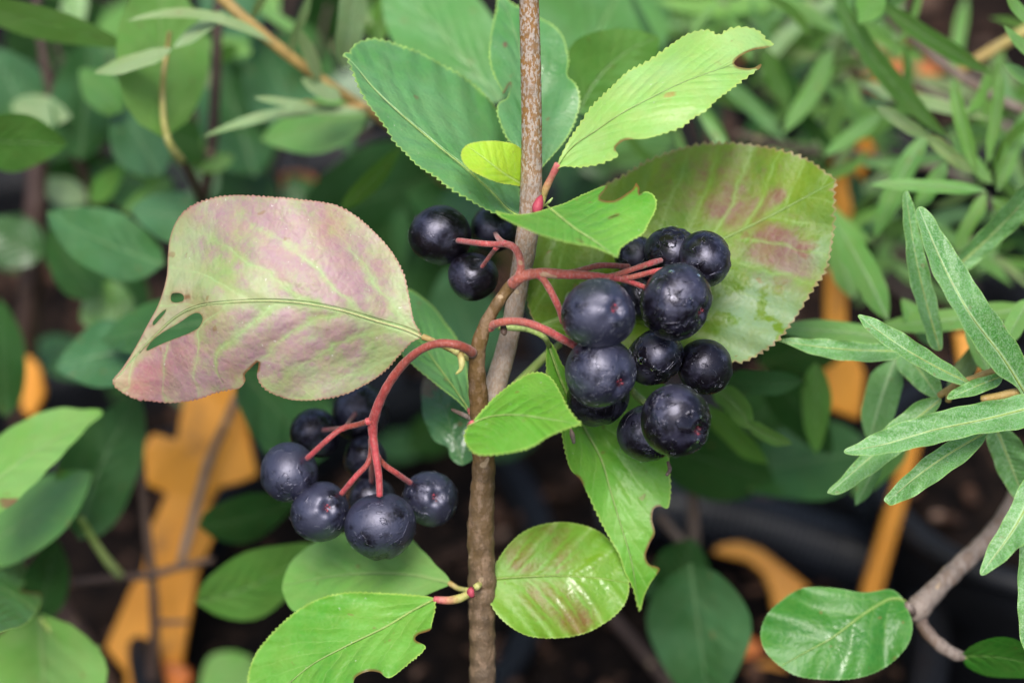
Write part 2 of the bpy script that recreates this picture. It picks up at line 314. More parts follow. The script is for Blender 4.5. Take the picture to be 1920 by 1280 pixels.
def tps(anch):
    A = np.array(anch, float); X = A[:, :2]/500; n = len(A)
    def U(r): return np.where(r > 0, r*r*np.log(r+1e-12), 0)
    Km = U(np.linalg.norm(X[:, None]-X[None], axis=2))+np.eye(n)*0.002
    Pm = np.hstack([np.ones((n, 1)), X]); L = np.zeros((n+3, n+3)); L[:n, :n] = Km; L[:n, n:] = Pm; L[n:, :n] = Pm.T
    w = np.linalg.lstsq(L, np.concatenate([A[:, 2], [0, 0, 0]]), rcond=None)[0]
    def f(q):
        Q = q/500; return U(np.linalg.norm(Q[:, None]-X[None], axis=2))@w[:n]+np.hstack([np.ones((len(Q), 1)), Q])@w[n:]
    return f

def hero(parent, mat, outline, midrib, depth, teeth=(11, 3.2), fold=2.0, rip=0.5, holes=(), blobs=(), wet=(), sheen_flush=(), burn=(), grid=11, curl=0.0,
         tint=0.0, name='leaf', label=None, petiole=None, rib=None, pmat='petiole', ripf=3.0, ribmat='petiole_g', bscale=1.0, toothk=1.35):
    """one leaf traced in its own plane: outline rows (x, y[, flag]); flag 'b' = bitten stretch (browned, no teeth), 'n' = no teeth"""
    flags = [(p[2] if len(p) > 2 else '') for p in outline]
    pts = np.array([p[:2] for p in outline], float); n = len(pts)
    col = [[x, y, 1.0 if f == 'b' else 0.0, 1.0 if f in 'bn' and f else 0.0] for (x, y), f in zip(pts, flags)]
    B = catmull(np.array(col), 3.0, True)
    mr = catmull(np.array(midrib, float), 4.0)
    seg = np.linalg.norm(np.diff(mr, axis=0), axis=1); cum = np.concatenate([[0], np.cumsum(seg)]); LL = cum[-1]
    def st(q):
        _, k_, t = segdist(q, mr, False); a = mr[k_]; dv = mr[k_+1]-a; s = (cum[k_]+t*seg[k_])/LL
        cr = dv[:, 0]*(q[:, 1]-a[:, 1])-dv[:, 1]*(q[:, 0]-a[:, 0]); dl = np.linalg.norm(q-(a+t[:, None]*dv), axis=1)
        return s, dl*np.sign(cr)
    # teeth
    C0 = B[:, :2]; tg = np.roll(C0, -1, 0)-np.roll(C0, 1, 0); tg /= np.linalg.norm(tg, axis=1)[:, None]+1e-9
    area = 0.5*np.sum(C0[:, 0]*np.roll(C0[:, 1], -1)-np.roll(C0[:, 0], -1)*C0[:, 1]); nr = np.stack([tg[:, 1], -tg[:, 0]], 1)*(1 if area > 0 else -1)
    sB, tB = st(C0); hw = np.abs(tB).max()
    arc = np.concatenate([[0], np.cumsum(np.linalg.norm(np.diff(C0, axis=0), axis=1))])
    if teeth:
        ar2 = arc + 2.5*np.sin(arc/31.0)+1.5*np.sin(arc/13.7+1)
        ds = np.roll(sB, -5)-np.roll(sB, 5); fr = (ar2/teeth[0]) % 1.0; fr = np.where(ds >= 0, fr, 1-fr)
        amp = toothk*teeth[1]*(0.65+0.6*np.abs(np.sin(arc/47.0+2)))*(1-np.clip(B[:, 3], 0, 1))
        saw = np.where(fr < 0.8, fr/0.8, (1-fr)/0.2)-0.5
        C0 = C0+nr*(amp*saw)[:, None]
    else: C0 = C0+nr*(0.8*np.sin(arc/9.0))[:, None]
    # interior points
    x0, y0 = C0.min(0); x1, y1 = C0.max(0)
    gx, gy = np.meshgrid(np.arange(x0, x1, grid), np.arange(y0, y1, grid*0.87)); gx = gx+(np.arange(gx.shape[0]) % 2)[:, None]*grid/2
    Q = np.stack([gx.ravel(), gy.ravel()], 1)+nrg.randn(gx.size, 2)*0.8
    Q = Q[inpoly(Q, C0)]; dd, _, _ = segdist(Q, C0); Q = Q[dd > 8.5]
    inset = C0-nr*5.0; di, _, _ = segdist(inset, C0); inset = inset[inpoly(inset, C0) & (di > 3.8)][::2]
    hs = [catmull(np.array(h_, float), 4.0, True) for h_ in holes]
    allp = [C0, inset, Q]; edges = []; base = len(C0)+len(inset)+len(Q)
    keep = np.ones(len(Q), bool)
    for h_ in hs: keep &= segdist(Q, h_)[0] > 3.0
    Q = Q[keep]; allp = [C0, inset, Q]; base = len(C0)+len(inset)+len(Q)
    for h_ in hs:
        allp.append(h_); m_ = len(h_); edges += [(base+i, base+(i+1) % m_) for i in range(m_)]; base += m_
    AP = np.vstack(allp)
    vs, es, fs, *_r = delaunay_2d_cdt([Vector(p) for p in AP], edges, [list(range(len(C0)))], 1, 1e-3)
    vs = np.array([(v.x, v.y) for v in vs]); fs = np.array([list(f) for f in fs if len(f) == 3])
    cen = vs[fs].mean(1); ok = np.ones(len(fs), bool)
    for h_ in hs: ok &= ~inpoly(cen, h_)
    fs = fs[ok]
    used = np.unique(fs); remap = -np.ones(len(vs), int); remap[used] = np.arange(len(used)); fs = remap[fs]; vs = vs[used]
    s, t = st(vs); tn = t/hw
    de, ke, _ = segdist(vs, C0); edge = np.clip(1-de/5.0, 0, 1)
    bflag = B[ke, 2]
    bur = np.clip(1-de/9.0, 0, 1)*np.clip(bflag, 0, 1)
    for h_ in hs: bur = np.maximum(bur, 0.65*np.clip(1-segdist(vs, h_)[0]/5.0, 0, 1))
    def blob(L, sc=1.0):
        o = np.zeros(len(vs))
        for (bx, by, br, bs) in L: o += bs*np.exp(-((vs[:, 0]-bx)**2+(vs[:, 1]-by)**2)/(br*br))
        return o
    bur = np.maximum(bur, blob(burn))
    d = tps(depth)(vs) - fold*np.abs(tn)**1.2 - curl*tn*tn
    d = d + rip*np.sin((s-0.35*np.abs(tn))*2*math.pi*ripf+(tn > 0)*1.7)*np.abs(tn) + 0.25*rip*np.sin(vs[:, 0]/37.0)*np.cos(vs[:, 1]/29.0)
    V = PA(vs, d)
    # faces towards the camera
    F = fs.copy(); v0, v1, v2 = V[F[:, 0]], V[F[:, 1]], V[F[:, 2]]; nn = np.cross(v1-v0, v2-v0)
    flip = (nn*(CAM-v0)).sum(1) < 0; F[flip] = F[flip][:, ::-1]
    b0 = PA(mr[:1], tps(depth)(mr[:1]))[0]
    o = mk(name, V, F, mat, parent, b0, attrs={'blush': blob(blobs)*bscale, 'wet': blob(wet), 'sheen_flush': np.clip(blob(sheen_flush), 0, 1), 'edge': edge*(1-np.clip(bflag, 0, 1)), 'burn': bur, 'tint': np.full(len(vs), tint)}, uv=np.stack([s, tn], 1), label=label)
    if rib:
        dm = tps(depth)(mr)-0.15
        tube('midrib', [(mr[i][0], mr[i][1], dm[i], 0.7*rib*(1.05-0.85*i/len(mr))) for i in range(0, int(len(mr)*0.93), 5)], ribmat, o, sides=6, step=8)
    if petiole: tube('petiole', petiole, pmat, o, sides=10, step=5, bumps=0.06)
    return o

def bleaf(parent, mat, x0, y0, x1, y1, w, d0, d1=None, tilt=None, curve=0.0, shape='o', fold=0.10, bend=None, tint=None, name='leaf', pet=None, holes=False, ns=12, nh=3):
    """a leaf from base (x0,y0) to tip (x1,y1), w px wide; built as a bent, folded blade"""
    if d1 is None: d1 = d0+rng.uniform(-8, 8)
    if tilt is None: tilt = rng.uniform(-6, 6)*w/120
    L = math.hypot(x1-x0, y1-y0)
    if bend is None: bend = rng.uniform(0.0, 0.07)*L*K*400
    if tint is None: tint = rng.uniform(0, 0.6)
    dx, dy = (x1-x0)/L, (y1-y0)/L; nx, ny = -dy, dx
    xy = []; dd = []; uv = []; F = []; wob = rng.uniform(0, 6)
    for i in range(ns+1):
        s = i/ns
        if shape == 'o': hw = (math.sin(math.pi*min(1, s**0.82)))**0.72
        elif shape == 'n': hw = min(1, (s/0.22)**0.7)*min(1, ((1-s)/0.30)**0.75) if 0 < s < 1 else 0
        else: hw = (math.sin(math.pi*s))**1.0
        hw = max(hw, 0.03)*w/2
        mx = x0+dx*L*s+nx*curve*4*s*(1-s); my = y0+dy*L*s+ny*curve*4*s*(1-s)
        for j in range(-nh, nh+1):
            t = j/nh; wv = 1+0.05*math.sin(s*9+wob+(j > 0)*2)
            xy.append((mx+nx*hw*t*wv, my+ny*hw*t*wv))
            dd.append(d0+(d1-d0)*s-bend*4*s*(1-s)+tilt*t*hw/(w/2)-fold*abs(t)*hw*K*400+0.5*w/100*math.sin(s*11+wob)*abs(t))
            uv.append((s, t*hw/(w/2)))
    c = 2*nh+1
    for i in range(ns):
        for j in range(c-1): F.append((i*c+j, i*c+j+1, (i+1)*c+j+1, (i+1)*c+j))
    V = PA(np.array(xy), np.array(dd))
    a = np.cross(V[F[len(F)//2][1]]-V[F[len(F)//2][0]], V[F[len(F)//2][3]]-V[F[len(F)//2][0]])
    if np.dot(a, CAM-V[0]) < 0: F = [f[::-1] for f in F]
    bl = np.zeros(len(V)); 
    o = mk(name, V, F, mat, parent, PA([(x0, y0)], [d0])[0], attrs={'tint': np.full(len(V), tint), 'blush': bl, 'burn': bl}, uv=uv)
    if pet: tube('petiole', pet, 'petiole_g', o, sides=8, step=10)
    return o

def prism(name, rows, thick, mat, parent=None, label=None, cat=None, group=None, bev=0.0006):
    """flat plastic piece: outline rows (x, y, depth), a real thickness in metres away from the viewer side"""
    front = np.array([P(*r) for r in rows]); n = len(rows)
    back = front+F_[None]*thick
    bmv = np.vstack([front, back]); F = [tuple(range(n)), tuple(range(2*n-1, n-1, -1))]
    F += [(i, i+n, (i+1) % n+n, (i+1) % n) for i in range(n)]
    o = mk(name, bmv, F, mat, parent, smooth=False)
    md = o.modifiers.new('bevel', 'BEVEL'); md.width = bev; md.segments = 2
    return tag(o, label, cat, group) if label else o

def berry(parent, x, y, d, r, cal=(0.3, -0.2, -1), squash=0.95, hair=90, wet=0.6, seed=0, dust=0.0):
    """cal: direction of the calyx end in camera axes (right, up, away)"""
    rs = np.random.RandomState(seed+11); C = P(x, y, d); rad = r*K*(D0+d/1000)
    ax = R_*cal[0]+U_*cal[1]+F_*cal[2]; ax /= np.linalg.norm(ax)
    e1 = np.cross(ax, [0.21, 0.5, 0.8]); e1 /= np.linalg.norm(e1); e2 = np.cross(ax, e1)
    nu, nv = 64, 40; V = []; cl = []
    ph = rs.rand(6)*6.28; dn = [(rs.uniform(.5, 2.4), rs.uniform(0, 6.28), rs.uniform(.35, .7), rs.uniform(-.055, .03)) for _ in range(5)]
    def rr(th, f):
        a = 1+0.03*np.sin(2*f+ph[0])*np.sin(th)+0.02*np.sin(3*f+ph[1])*np.sin(th)**2+0.03*np.sin(2*th+ph[2])
        a = a+0.022*np.cos(5*f+ph[3])*np.exp(-((th-0.5)/0.3)**2)
        for (t0, f0, w0, k0) in dn: a = a+k0*np.exp(-(1-(np.cos(th)*math.cos(t0)+np.sin(th)*math.sin(t0)*np.cos(f-f0)))*2/(w0*w0))
        a = a-0.16*np.exp(-(th/0.20)**2)+0.02*np.exp(-((th-0.34)/0.12)**2)-0.10*np.exp(-((math.pi-th)/0.25)**2)
        return a
    def pt(th, f, k=1.0):
        q = rr(th, f)*rad*k
        return C[None]+(np.cos(th)*q*squash)[:, None]*ax+(np.sin(th)*np.cos(f)*q)[:, None]*e1+(np.sin(th)*np.sin(f)*q)[:, None]*e2
    for i in range(nv+1):
        th = np.full(nu, math.pi*(i/nv)**1.15 if i < nv else math.pi); f = np.arange(nu)/nu*2*math.pi
        V.append(pt(th, f)); cl += list(np.clip(1-(th/(0.17+0.05*np.cos(5*f+ph[3]))), 0, 1))
    V = np.vstack(V); F = []
    for i in range(nv):
        for j in range(nu):
            a = i*nu+j; b_ = i*nu+(j+1) % nu; F.append((a, b_, b_+nu, a+nu))
    mi = [0]*len(F)
    # withered calyx lobes
    off = len(V); ex = []
    for k_ in range(5):
        f0 = k_*2*math.pi/5+ph[3]/5; w_ = 0.36
        ls = rs.uniform(.45, 1.0); f0 += rs.uniform(-.3, .3)
        for (th, df, kk) in ((0.18*ls, -w_, .995), (0.18*ls, w_, .995), (0.10, -w_*0.8, 1.02), (0.10, w_*0.8, 1.02), (0.03, 0, 1.02), (0.09*ls, 0, 1.04+.05*ls)):
            ex.append(pt(np.array([th]), np.array([f0+df]), kk)[0])
        F += [(off, off+1, off+5), (off, off+5, off+2), (off+1, off+3, off+5), (off+2, off+5, off+4), (off+5, off+3, off+4)]; mi += [1]*5; off += 6
    cl += [1]*30
    # fine woolly hairs
    hv = []
    for k_ in range(hair):
        th = np.array([math.acos(rs.uniform(-0.5, 1))]); f = np.array([rs.uniform(0, 6.28)]); p0 = pt(th, f, 1.0)[0]
        if np.dot(p0-C, CAM-C) < -0.1*rad*0.37: continue
        n_ = (p0-C)/np.linalg.norm(p0-C); dr = rs.randn(3); dr -= n_*np.dot(dr, n_); dr /= np.linalg.norm(dr)
        L = rs.uniform(0.0003, 0.0009); wv = np.cross(n_, dr)*0.000011; dr2 = dr+wv/0.000011*rs.uniform(-1.2, 1.2)
        q = [p0, p0+dr*L*0.5+n_*L*0.12, p0+(dr+dr2)*0.5*L+n_*L*0.08]
        for a in q: hv += [a-wv, a+wv, a+n_*0.00002]
        for s_ in (0, 3):
            for (a, b_) in ((0, 1), (1, 2), (2, 0)): F.append((off+s_+a, off+s_+b_, off+s_+b_+3, off+s_+a+3)); mi.append(2)
        off += 9
    if hv: V = np.vstack([V, np.array(ex), np.array(hv)])
    else: V = np.vstack([V, np.array(ex)])
    cl += [0]*(len(V)-len(cl))
    return mk('berry', V, F, ['berry', 'calyx', 'hair'], parent, C, attrs={'cal': cl, 'wet': np.full(len(V), wet), 'dust': np.full(len(V), dust)}, midx=mi)

# ================================================================== the setting
def sheet(name, x0, x1, y0, y1, z, nx, ny, amp, mat, seed):
    rs = np.random.RandomState(seed); V = []; F = []
    for i in range(nx+1):
        for j in range(ny+1): V.append((x0+(x1-x0)*i/nx, y0+(y1-y0)*j/ny, z+amp*rs.rand()))
    for i in range(nx):
        for j in range(ny): a = i*(ny+1)+j; F.append((a, a+ny+1, a+ny+2, a+1))
    return mk(name, V, F, mat, None, (0, 0, z))
EXT = 30
gnd = mk('ground', [(-EXT, -EXT, 0), (EXT, -EXT, 0), (EXT, EXT, 0), (-EXT, EXT, 0)], [(0, 1, 2, 3)], 'mat', smooth=False); gnd['kind'] = 'structure'

def pot(cx, cy, r, h, label, rim=0.006):
    """round nursery pot with rolled rim; soil inside is its own object"""
    root = empty('plant_pot', (cx, cy, 0), label, 'plant pot', 'black plastic plant pots')
    prof = [(r*0.78, 0.0), (r*0.80, 0.004), (r*0.95, h-0.016), (r*0.99, h-0.014), (r*1.0, h-0.002), (r*0.99, h), (r*0.955, h), (r*0.95, h-0.004), (r*0.74, 0.004), (0.0001, 0.004)]
    n = 64; V = []; F = []
    for (a, z) in prof:
        for j in range(n): V.append((cx+a*math.cos(j/n*2*math.pi), cy+a*math.sin(j/n*2*math.pi), z))
    for i in range(len(prof)-1):
        for j in range(n): q = i*n+j; p_ = i*n+(j+1) % n; F.append((q, p_, p_+n, q+n))
    mk('pot_wall', V, F, 'black', root, (cx, cy, 0))
    V = []; F = []
    for j in range(n):
        for k_ in range(8):
            a = k_/8*2*math.pi; V.append((cx+(r+0.0025*math.cos(a))*math.cos(j/n*2*math.pi), cy+(r+0.0025*math.cos(a))*math.sin(j/n*2*math.pi), h-0.0005+0.0022*math.sin(a)))
    for j in range(n):
        for k_ in range(8): F.append((j*8+k_, ((j+1) % n)*8+k_, ((j+1) % n)*8+(k_+1) % 8, j*8+(k_+1) % 8))
    mk('rim', V, F, 'black', root, (cx, cy, h))
    # soil
    rs = np.random.RandomState(int(cx*1e4) % 9999); V = [(cx, cy, h-0.012)]; F = []; nr_ = 14
    for i in range(1, nr_+1):
        for j in range(48):
            a = j/48*2*math.pi; q = r*0.925*i/nr_; V.append((cx+q*math.cos(a), cy+q*math.sin(a), h-0.014+0.003*rs.rand()))
    for j in range(48): F.append((0, 1+j, 1+(j+1) % 48))
    for i in range(nr_-1):
        for j in range(48): a = 1+i*48+j; b_ = 1+i*48+(j+1) % 48; F.append((a, a+48, b_+48, b_))
    so_ = mk('potting_soil', V, F, 'soil'); so_['kind'] = 'stuff'; so_['label'] = 'dark potting soil filling ' + label[:1].lower()+label[1:]; so_['category'] = 'soil'
    return root

def chips(name, spots, label):
    V = []; F = []; off = 0
    for (cx, cy, cz, s) in spots:
        a = rng.uniform(0, 6.28); l, w_, h = s*rng.uniform(.7, 1.5), s*rng.uniform(.25, .6), s*rng.uniform(.12, .3); tl = rng.uniform(-.35, .35)
        m = Matrix.Rotation(a, 3, 'Z') @ Matrix.Rotation(tl, 3, 'Y') @ Matrix.Rotation(rng.uniform(-.4, .4), 3, 'X')
        for sx in (-1, 1):
            for sy in (-1, 1):
                for sz in (-1, 1):
                    v = m @ Vector((sx*l*rng.uniform(.3, .55), sy*w_*rng.uniform(.3, .55), sz*h*.5)); V.append((cx+v.x, cy+v.y, cz+h*.5+v.z))
        for f in ((0, 1, 3, 2), (4, 6, 7, 5), (0, 4, 5, 1), (2, 3, 7, 6), (0, 2, 6, 4), (1, 5, 7, 3)): F.append(tuple(off+i for i in f))
        off += 8
    o = mk(name, V, F, 'chip', None, (0, 0, 0), smooth=False); o['kind'] = 'stuff'; o['label'] = label; o['category'] = 'bark chips'; return o

ZS = 0.12
def potpx(x, y, r, h, label): q = Pz(x, y, h); return pot(q[0], q[1], r, h, label), q
pots = []
_, q0 = potpx(1010, 1130, 0.075, 0.115, 'Black pot of the berry shrub behind its lower stem'); pots.append((q0, .075, .115))
_, q1 = potpx(330, 1050, 0.074, 0.105, 'Black pot under the orange cross at lower left'); pots.append((q1, .074, .105))
_, q2 = potpx(1990, 880, 0.036, 0.13, 'Small black pot with brown bark at the right edge'); pots.append((q2, .036, .13))
_, q3 = potpx(1790, 60, 0.060, 0.12, 'Black pot behind the narrow leaves at top right'); pots.append((q3, .06, .12))
_, q4 = potpx(130, 560, 0.062, 0.10, 'Black pot behind the left shrub leaves'); pots.append((q4, .062, .10))
_, q5 = potpx(720, 520, 0.062, 0.09, 'Black pot hidden in leaf shade behind the berries'); pots.append((q5, .062, .09))
_, q6 = potpx(1480, 600, 0.060, 0.09, 'Black pot behind the large blushed leaf at centre right'); pots.append((q6, .06, .09))
sp = []
for (q, r, h) in pots:
    for i in range(int(55*(r/.06)**2)):
        a = rng.uniform(0, 6.28); rr_ = r*.88*math.sqrt(rng.random()); sp.append((q[0]+rr_*math.cos(a), q[1]+rr_*math.sin(a), h-0.011, rng.uniform(.003, .009)))
for i in range(700): sp.append((rng.uniform(-.4, .4), rng.uniform(.1, 1.1), 0.0, rng.uniform(.004, .012)))
chips('bark_mulch', sp, 'scattered brown bark chips over the dark soil and ground')

# ribbed pipe
def pipe():
    path = catmull(np.array([(1130, 965, 132, 0), (1250, 955, 130, 0), (1400, 985, 130, 0), (1560, 1035, 130, 0), (1740, 1095, 130, 0), (1900, 1160, 140, 0), (2080, 1230, 138, 0)], float), 3.2)
    C = PA(path[:, :2], path[:, 2]); T = np.gradient(C, axis=0); T /= np.linalg.norm(T, axis=1)[:, None]; V = []; F = []; n = 24; nv = np.array([0, 0, 1.0])
    for i in range(len(C)):
        nv = nv-T[i]*np.dot(nv, T[i]); nv /= np.linalg.norm(nv); bv = np.cross(T[i], nv); r = 0.0072*(1.0 if (i//2) % 2 else 0.88)
        for j in range(n): a = j/n*2*math.pi; V.append(C[i]+r*(nv*math.cos(a)+bv*math.sin(a)))
    for i in range(len(C)-1):
        for j in range(n): q = i*n+j; p_ = i*n+(j+1) % n; F.append((q, p_, p_+n, q+n))
    return tag(mk('ribbed_pipe', V, F, 'pipe', None, smooth=False), 'black ribbed plastic pipe running behind the orange stake at lower right', 'pipe')
pipe()

# orange plastic pieces
prism('plastic_tie', [(452, 700, 92), (352, 700, 95), (330, 826, 95), (285, 812, 96), (268, 838, 96), (272, 908, 97), (312, 925, 97), (282, 985, 98), (268, 1068, 98), (243, 1105, 98), (196, 1215, 99), (236, 1262, 99), (228, 1340, 100), (305, 1340, 100), (338, 1262, 99), (352, 1178, 98), (372, 1070, 97), (402, 1000, 96), (404, 988, 96), (392, 948, 96), (412, 915, 95), (452, 905, 95), (482, 892, 94), (462, 800, 93)], 0.003, 'orange',
      label='wide orange plastic cross shaped tie behind the lower left berries', cat='plastic tie')
prism('plastic_stake', [(1742, 770, 98), (1716, 770, 98), (1668, 935, 101), (1618, 1100, 104), (1612, 1180, 105), (1650, 1180, 105), (1655, 1105, 104), (1698, 950, 101)], 0.003, 'orange', label='narrow orange plastic stake in front of the black ribbed pipe', cat='stake')
prism('plastic_strap', [(1652, 205, 105), (1606, 215, 106), (1560, 290, 107), (1555, 345, 108), (1568, 420, 109), (1590, 430, 109), (1612, 345, 108), (1632, 300, 107), (1650, 250, 106)], 0.003, 'orange', label='upright orange strap beside the tip of the large blushed leaf', cat='plastic strap', group='orange plastic straps')
prism('plastic_strap', [(1590, 500, 88), (1548, 505, 88), (1546, 640, 90), (1538, 762, 92), (1612, 788, 92), (1622, 700, 91), (1596, 640, 90), (1588, 600, 90)], 0.003, 'orange', label='pale orange strap hanging below the narrow leaves right of the berries', cat='plastic strap', group='orange plastic straps')
prism('plastic_strap', [(1790, 620, 80), (1850, 630, 80), (1860, 690, 80), (1800, 700, 80)], 0.003, 'orange', label='short orange strap behind the two upright narrow leaves', cat='plastic strap', group='orange plastic straps')
prism('plastic_strap', [(48, 660, 105), (38, 700, 105), (40, 770, 106), (60, 785, 106), (84, 740, 106), (74, 690, 105)], 0.003, 'orange', label='short orange strap glimpsed at the left edge', cat='plastic strap', group='orange plastic straps')
prism('plastic_strap', [(1640, 75, 130), (1700, 85, 130), (1770, 120, 130), (1752, 165, 130), (1690, 180, 130), (1620, 170, 130)], 0.003, 'orange2', label='burnt orange strap below the grey twig at upper right', cat='plastic strap', group='orange plastic straps')
def arc(name, rows, half, mat, label, cat, group=None):
    A = catmull(np.array(rows, float), 12); t_ = np.gradient(A[:, :2], axis=0); t_ /= np.linalg.norm(t_, axis=1)[:, None]; nn = np.stack([-t_[:, 1], t_[:, 0]], 1)
    l = A[:, :2]+nn*half; r = A[:, :2]-nn*half
    rows_ = [(p[0], p[1], a[2]) for p, a in zip(l, A)]+[(p[0], p[1], a[2]) for p, a in zip(r[::-1], A[::-1])]
    return prism(name, rows_, 0.003, mat, label=label, cat=cat, group=group)
prism('plastic_hook', [(1335, 1036, 110), (1352, 1022, 110), (1390, 1017, 110), (1428, 1030, 110), (1462, 1056, 110), (1520, 1102, 110), (1500, 1116, 110), (1452, 1150, 110), (1446, 1110, 110), (1430, 1075, 110), (1402, 1052, 110), (1365, 1044, 110)], 0.003, 'orange', label='hooked orange plastic piece above the glossy oval leaf', cat='plastic hook')
prism('plastic_strap', [(1350, 1290, 112), (1370, 1262, 112), (1440, 1238, 112), (1500, 1262, 112), (1510, 1320, 112), (1350, 1330, 112)], 0.003, 'orange', label='orange strap under the glossy oval leaf at the bottom edge', cat='plastic strap', group='orange plastic straps')
for (x, y, rx, d, lb) in ((310, 1275, 42, 96, 'burnt orange plastic clip at the foot of the orange cross'), (1402, 1215, 26, 112, 'small burnt orange clip left of the glossy oval leaf'), (325, 60, 20, 120, 'tiny orange clip between leaves at upper left'), (438, 185, 24, 125, 'small orange clip beside the dark stem at upper left'), (555, 345, 34, 125, 'burnt orange clip above the pink leaf'), (1400, 105, 18, 130, 'orange clip behind the tip of the lime leaf'), (790, 35, 34, 130, 'burnt orange clip above the tall cool green leaf')):
    prism('plastic_clip', [(x+rx*math.cos(a)*(1+.25*math.sin(3*a+x)), y+rx*.9*math.sin(a)*(1+.2*math.cos(2*a)), d) for a in [i/14*6.283 for i in range(14)]], 0.004, 'orange2', label=lb, cat='plastic clip', group='small orange plastic clips')

# ================================================================== the berry shrub in focus
main = empty('chokeberry_shrub', (q0[0]-.01, q0[1], .10), 'tall chokeberry shrub in focus with black berries on red stalks', 'shrub')
tube('stem', [(990, -160, -4, 16), (992, 0, -2, 18.5), (995, 120, -1, 19.5), (997, 250, 0, 19.5), (996, 340, 1, 20.5), (993, 400, 2, 20.5), (984, 470, 4, 21), (973, 530, 6, 19), (961, 600, 7, 18.5), (946, 665, 8, 19.5), (930, 720, 8, 21), (917, 775, 7, 22), (908, 830, 7, 20)], 'stem_grey', main, sides=24, step=5, spk=([0, .35, .5, .75, 1], [1, 1, .45, .1, .1]), bumps=0.02)
tube('branch', [(915, 1620, 30, 30), (906, 1400, 18, 26), (905, 1280, 13, 25), (904, 1180, 11, 24.5), (903, 1120, 10, 26), (904, 1095, 10, 27), (903, 1050, 9, 25), (901, 1000, 8, 25.5), (904, 930, 7, 23), (907, 870, 6, 21.5), (903, 800, 4, 20), (897, 740, 2, 18), (894, 690, 0, 16), (897, 650, -1, 15), (909, 612, -2, 13), (929, 575, -3, 11.5), (950, 545, -3, 11), (968, 524, -4, 11)], 'stem_brown', main, sides=22, step=5, bumps=0.07)
for (x, y, d) in ((896, 655, -21.5/10), (905, 735, 0), (915, 700, 0), (888, 600, 0)): pass
B = lambda *a, **k: berry(*a, **k)
# right-hand cluster
cr = tubes('berry_cluster', [
    [(960, 533, -4, 12.5), (975, 521, -5, 12), (995, 514, -5, 11.5), (1025, 512, -5, 11), (1055, 514, -5, 10.5), (1080, 515, -5, 9.5), (1110, 517, -5, 8.5), (1140, 520, -4, 7.5), (1170, 525, -3, 6.5), (1210, 539, -2, 5.5), (1228, 547, -2, 5)],
    [(1060, 514, -4, 6.5), (1090, 506, -2, 6), (1122, 498, 0, 6.5), (1150, 498, 2, 6), (1178, 500, 6, 6)],
    [(1140, 520, -4, 6), (1165, 512, -3, 6), (1195, 502, -2, 6), (1222, 493, -1, 6.5), (1240, 488, 2, 6)],
    [(1168, 523, -3, 6), (1195, 517, -3, 6), (1226, 509, -2, 5.5), (1244, 505, -2, 5)],
    [(1010, 514, -5, 8), (1022, 528, -5, 7.5), (1036, 552, -5, 7.5), (1048, 578, -4, 7), (1056, 604, -2, 7)],
    [(918, 612, -2, 9), (935, 605, -4, 8.5), (962, 602, -5, 8.5), (990, 606, -6, 8.5), (1022, 618, -6, 8.5), (1050, 633, -5, 8.5), (1078, 648, -3, 8)]],
    'stalk_pale', main, sides=12, step=4, bumps=0.05)
for i, a in enumerate([(1124, 588, -8, 69, (.45, .15, -.85), .94, 260, .25), (1124, 697, -5, 71, (.55, -.30, -.62), .90, 260, .25), (1267, 566, -5, 70, (.72, -.30, -.52), .96, 160, .8), (1266, 788, -6, 68.5, (.62, -.28, -.66), .98, 130, .9),
                      (1319, 487, 2, 53, (.9, .1, .1), .95, 90, .6), (1261, 471, 5, 51, (.3, .9, -.2), .92, 70, 1.0), (1193, 480, 9, 42, (-.3, .6, .6), .95, 30, .8), (1228, 668, 2, 55, (.5, -.7, -.2), .92, 70, .9),
                      (1321, 687, 4, 54, (.8, -.3, .4), .96, 60, .3), (1121, 744, 6, 57, (.2, -.8, .4), .93, 80, .4), (1213, 812, 6, 56, (.1, -.8, .3), .95, 40, .7), (1206, 555, 9, 47, (.1, -.2, .9), .95, 20, .7)]):
    B(cr, *a[:4], cal=a[4], squash=a[5], hair=a[6], wet=a[7], seed=i, dust=.06 if i < 2 else 0)
def drop(x, y, r, bx, by, bd, br, parent):
    bm_r = br*K*(D0+bd/1000); ox = (x-bx)*K*(D0+bd/1000); oy = -(y-by)*K*(D0+bd/1000)
    n_ = R_*ox+U_*oy-F_*math.sqrt(max(bm_r**2-ox*ox-oy*oy, 1e-9)); c = P(bx, by, bd)+n_*0.99; n_ = n_/np.linalg.norm(n_); e1 = np.cross(n_, U_); e1 /= np.linalg.norm(e1); e2 = np.cross(n_, e1); q = r*K*D0
    V = []; F = []
    for i in range(9):
        for j in range(16): a = i/8*math.pi; b_ = j/16*2*math.pi; V.append(c+n_*math.cos(a)*q*.55+(e1*math.cos(b_)+e2*math.sin(b_)*.85)*math.sin(a)*q)
    for i in range(8):
        for j in range(16): F.append((i*16+j, i*16+(j+1) % 16, (i+1)*16+(j+1) % 16, (i+1)*16+j))
    mk('water_drop', V, F, 'water', parent, c)
for (x, y, r_, b_) in ((1307, 518, 6.5, (1267, 566, -5, 70)), (1256, 511, 6, (1267, 566, -5, 70)), (1232, 542, 4, (1267, 566, -5, 70)), (1290, 560, 3, (1267, 566, -5, 70)), (1308, 780, 5, (1266, 788, -6, 68.5)), (1303, 825, 6, (1266, 788, -6, 68.5)), (1290, 838, 4, (1266, 788, -6, 68.5)), (1200, 676, 8, (1228, 668, 2, 55)), (1222, 690, 6, (1228, 668, 2, 55)), (1296, 506, 4, (1319, 487, 2, 53))): drop(x, y, r_, *b_, cr)
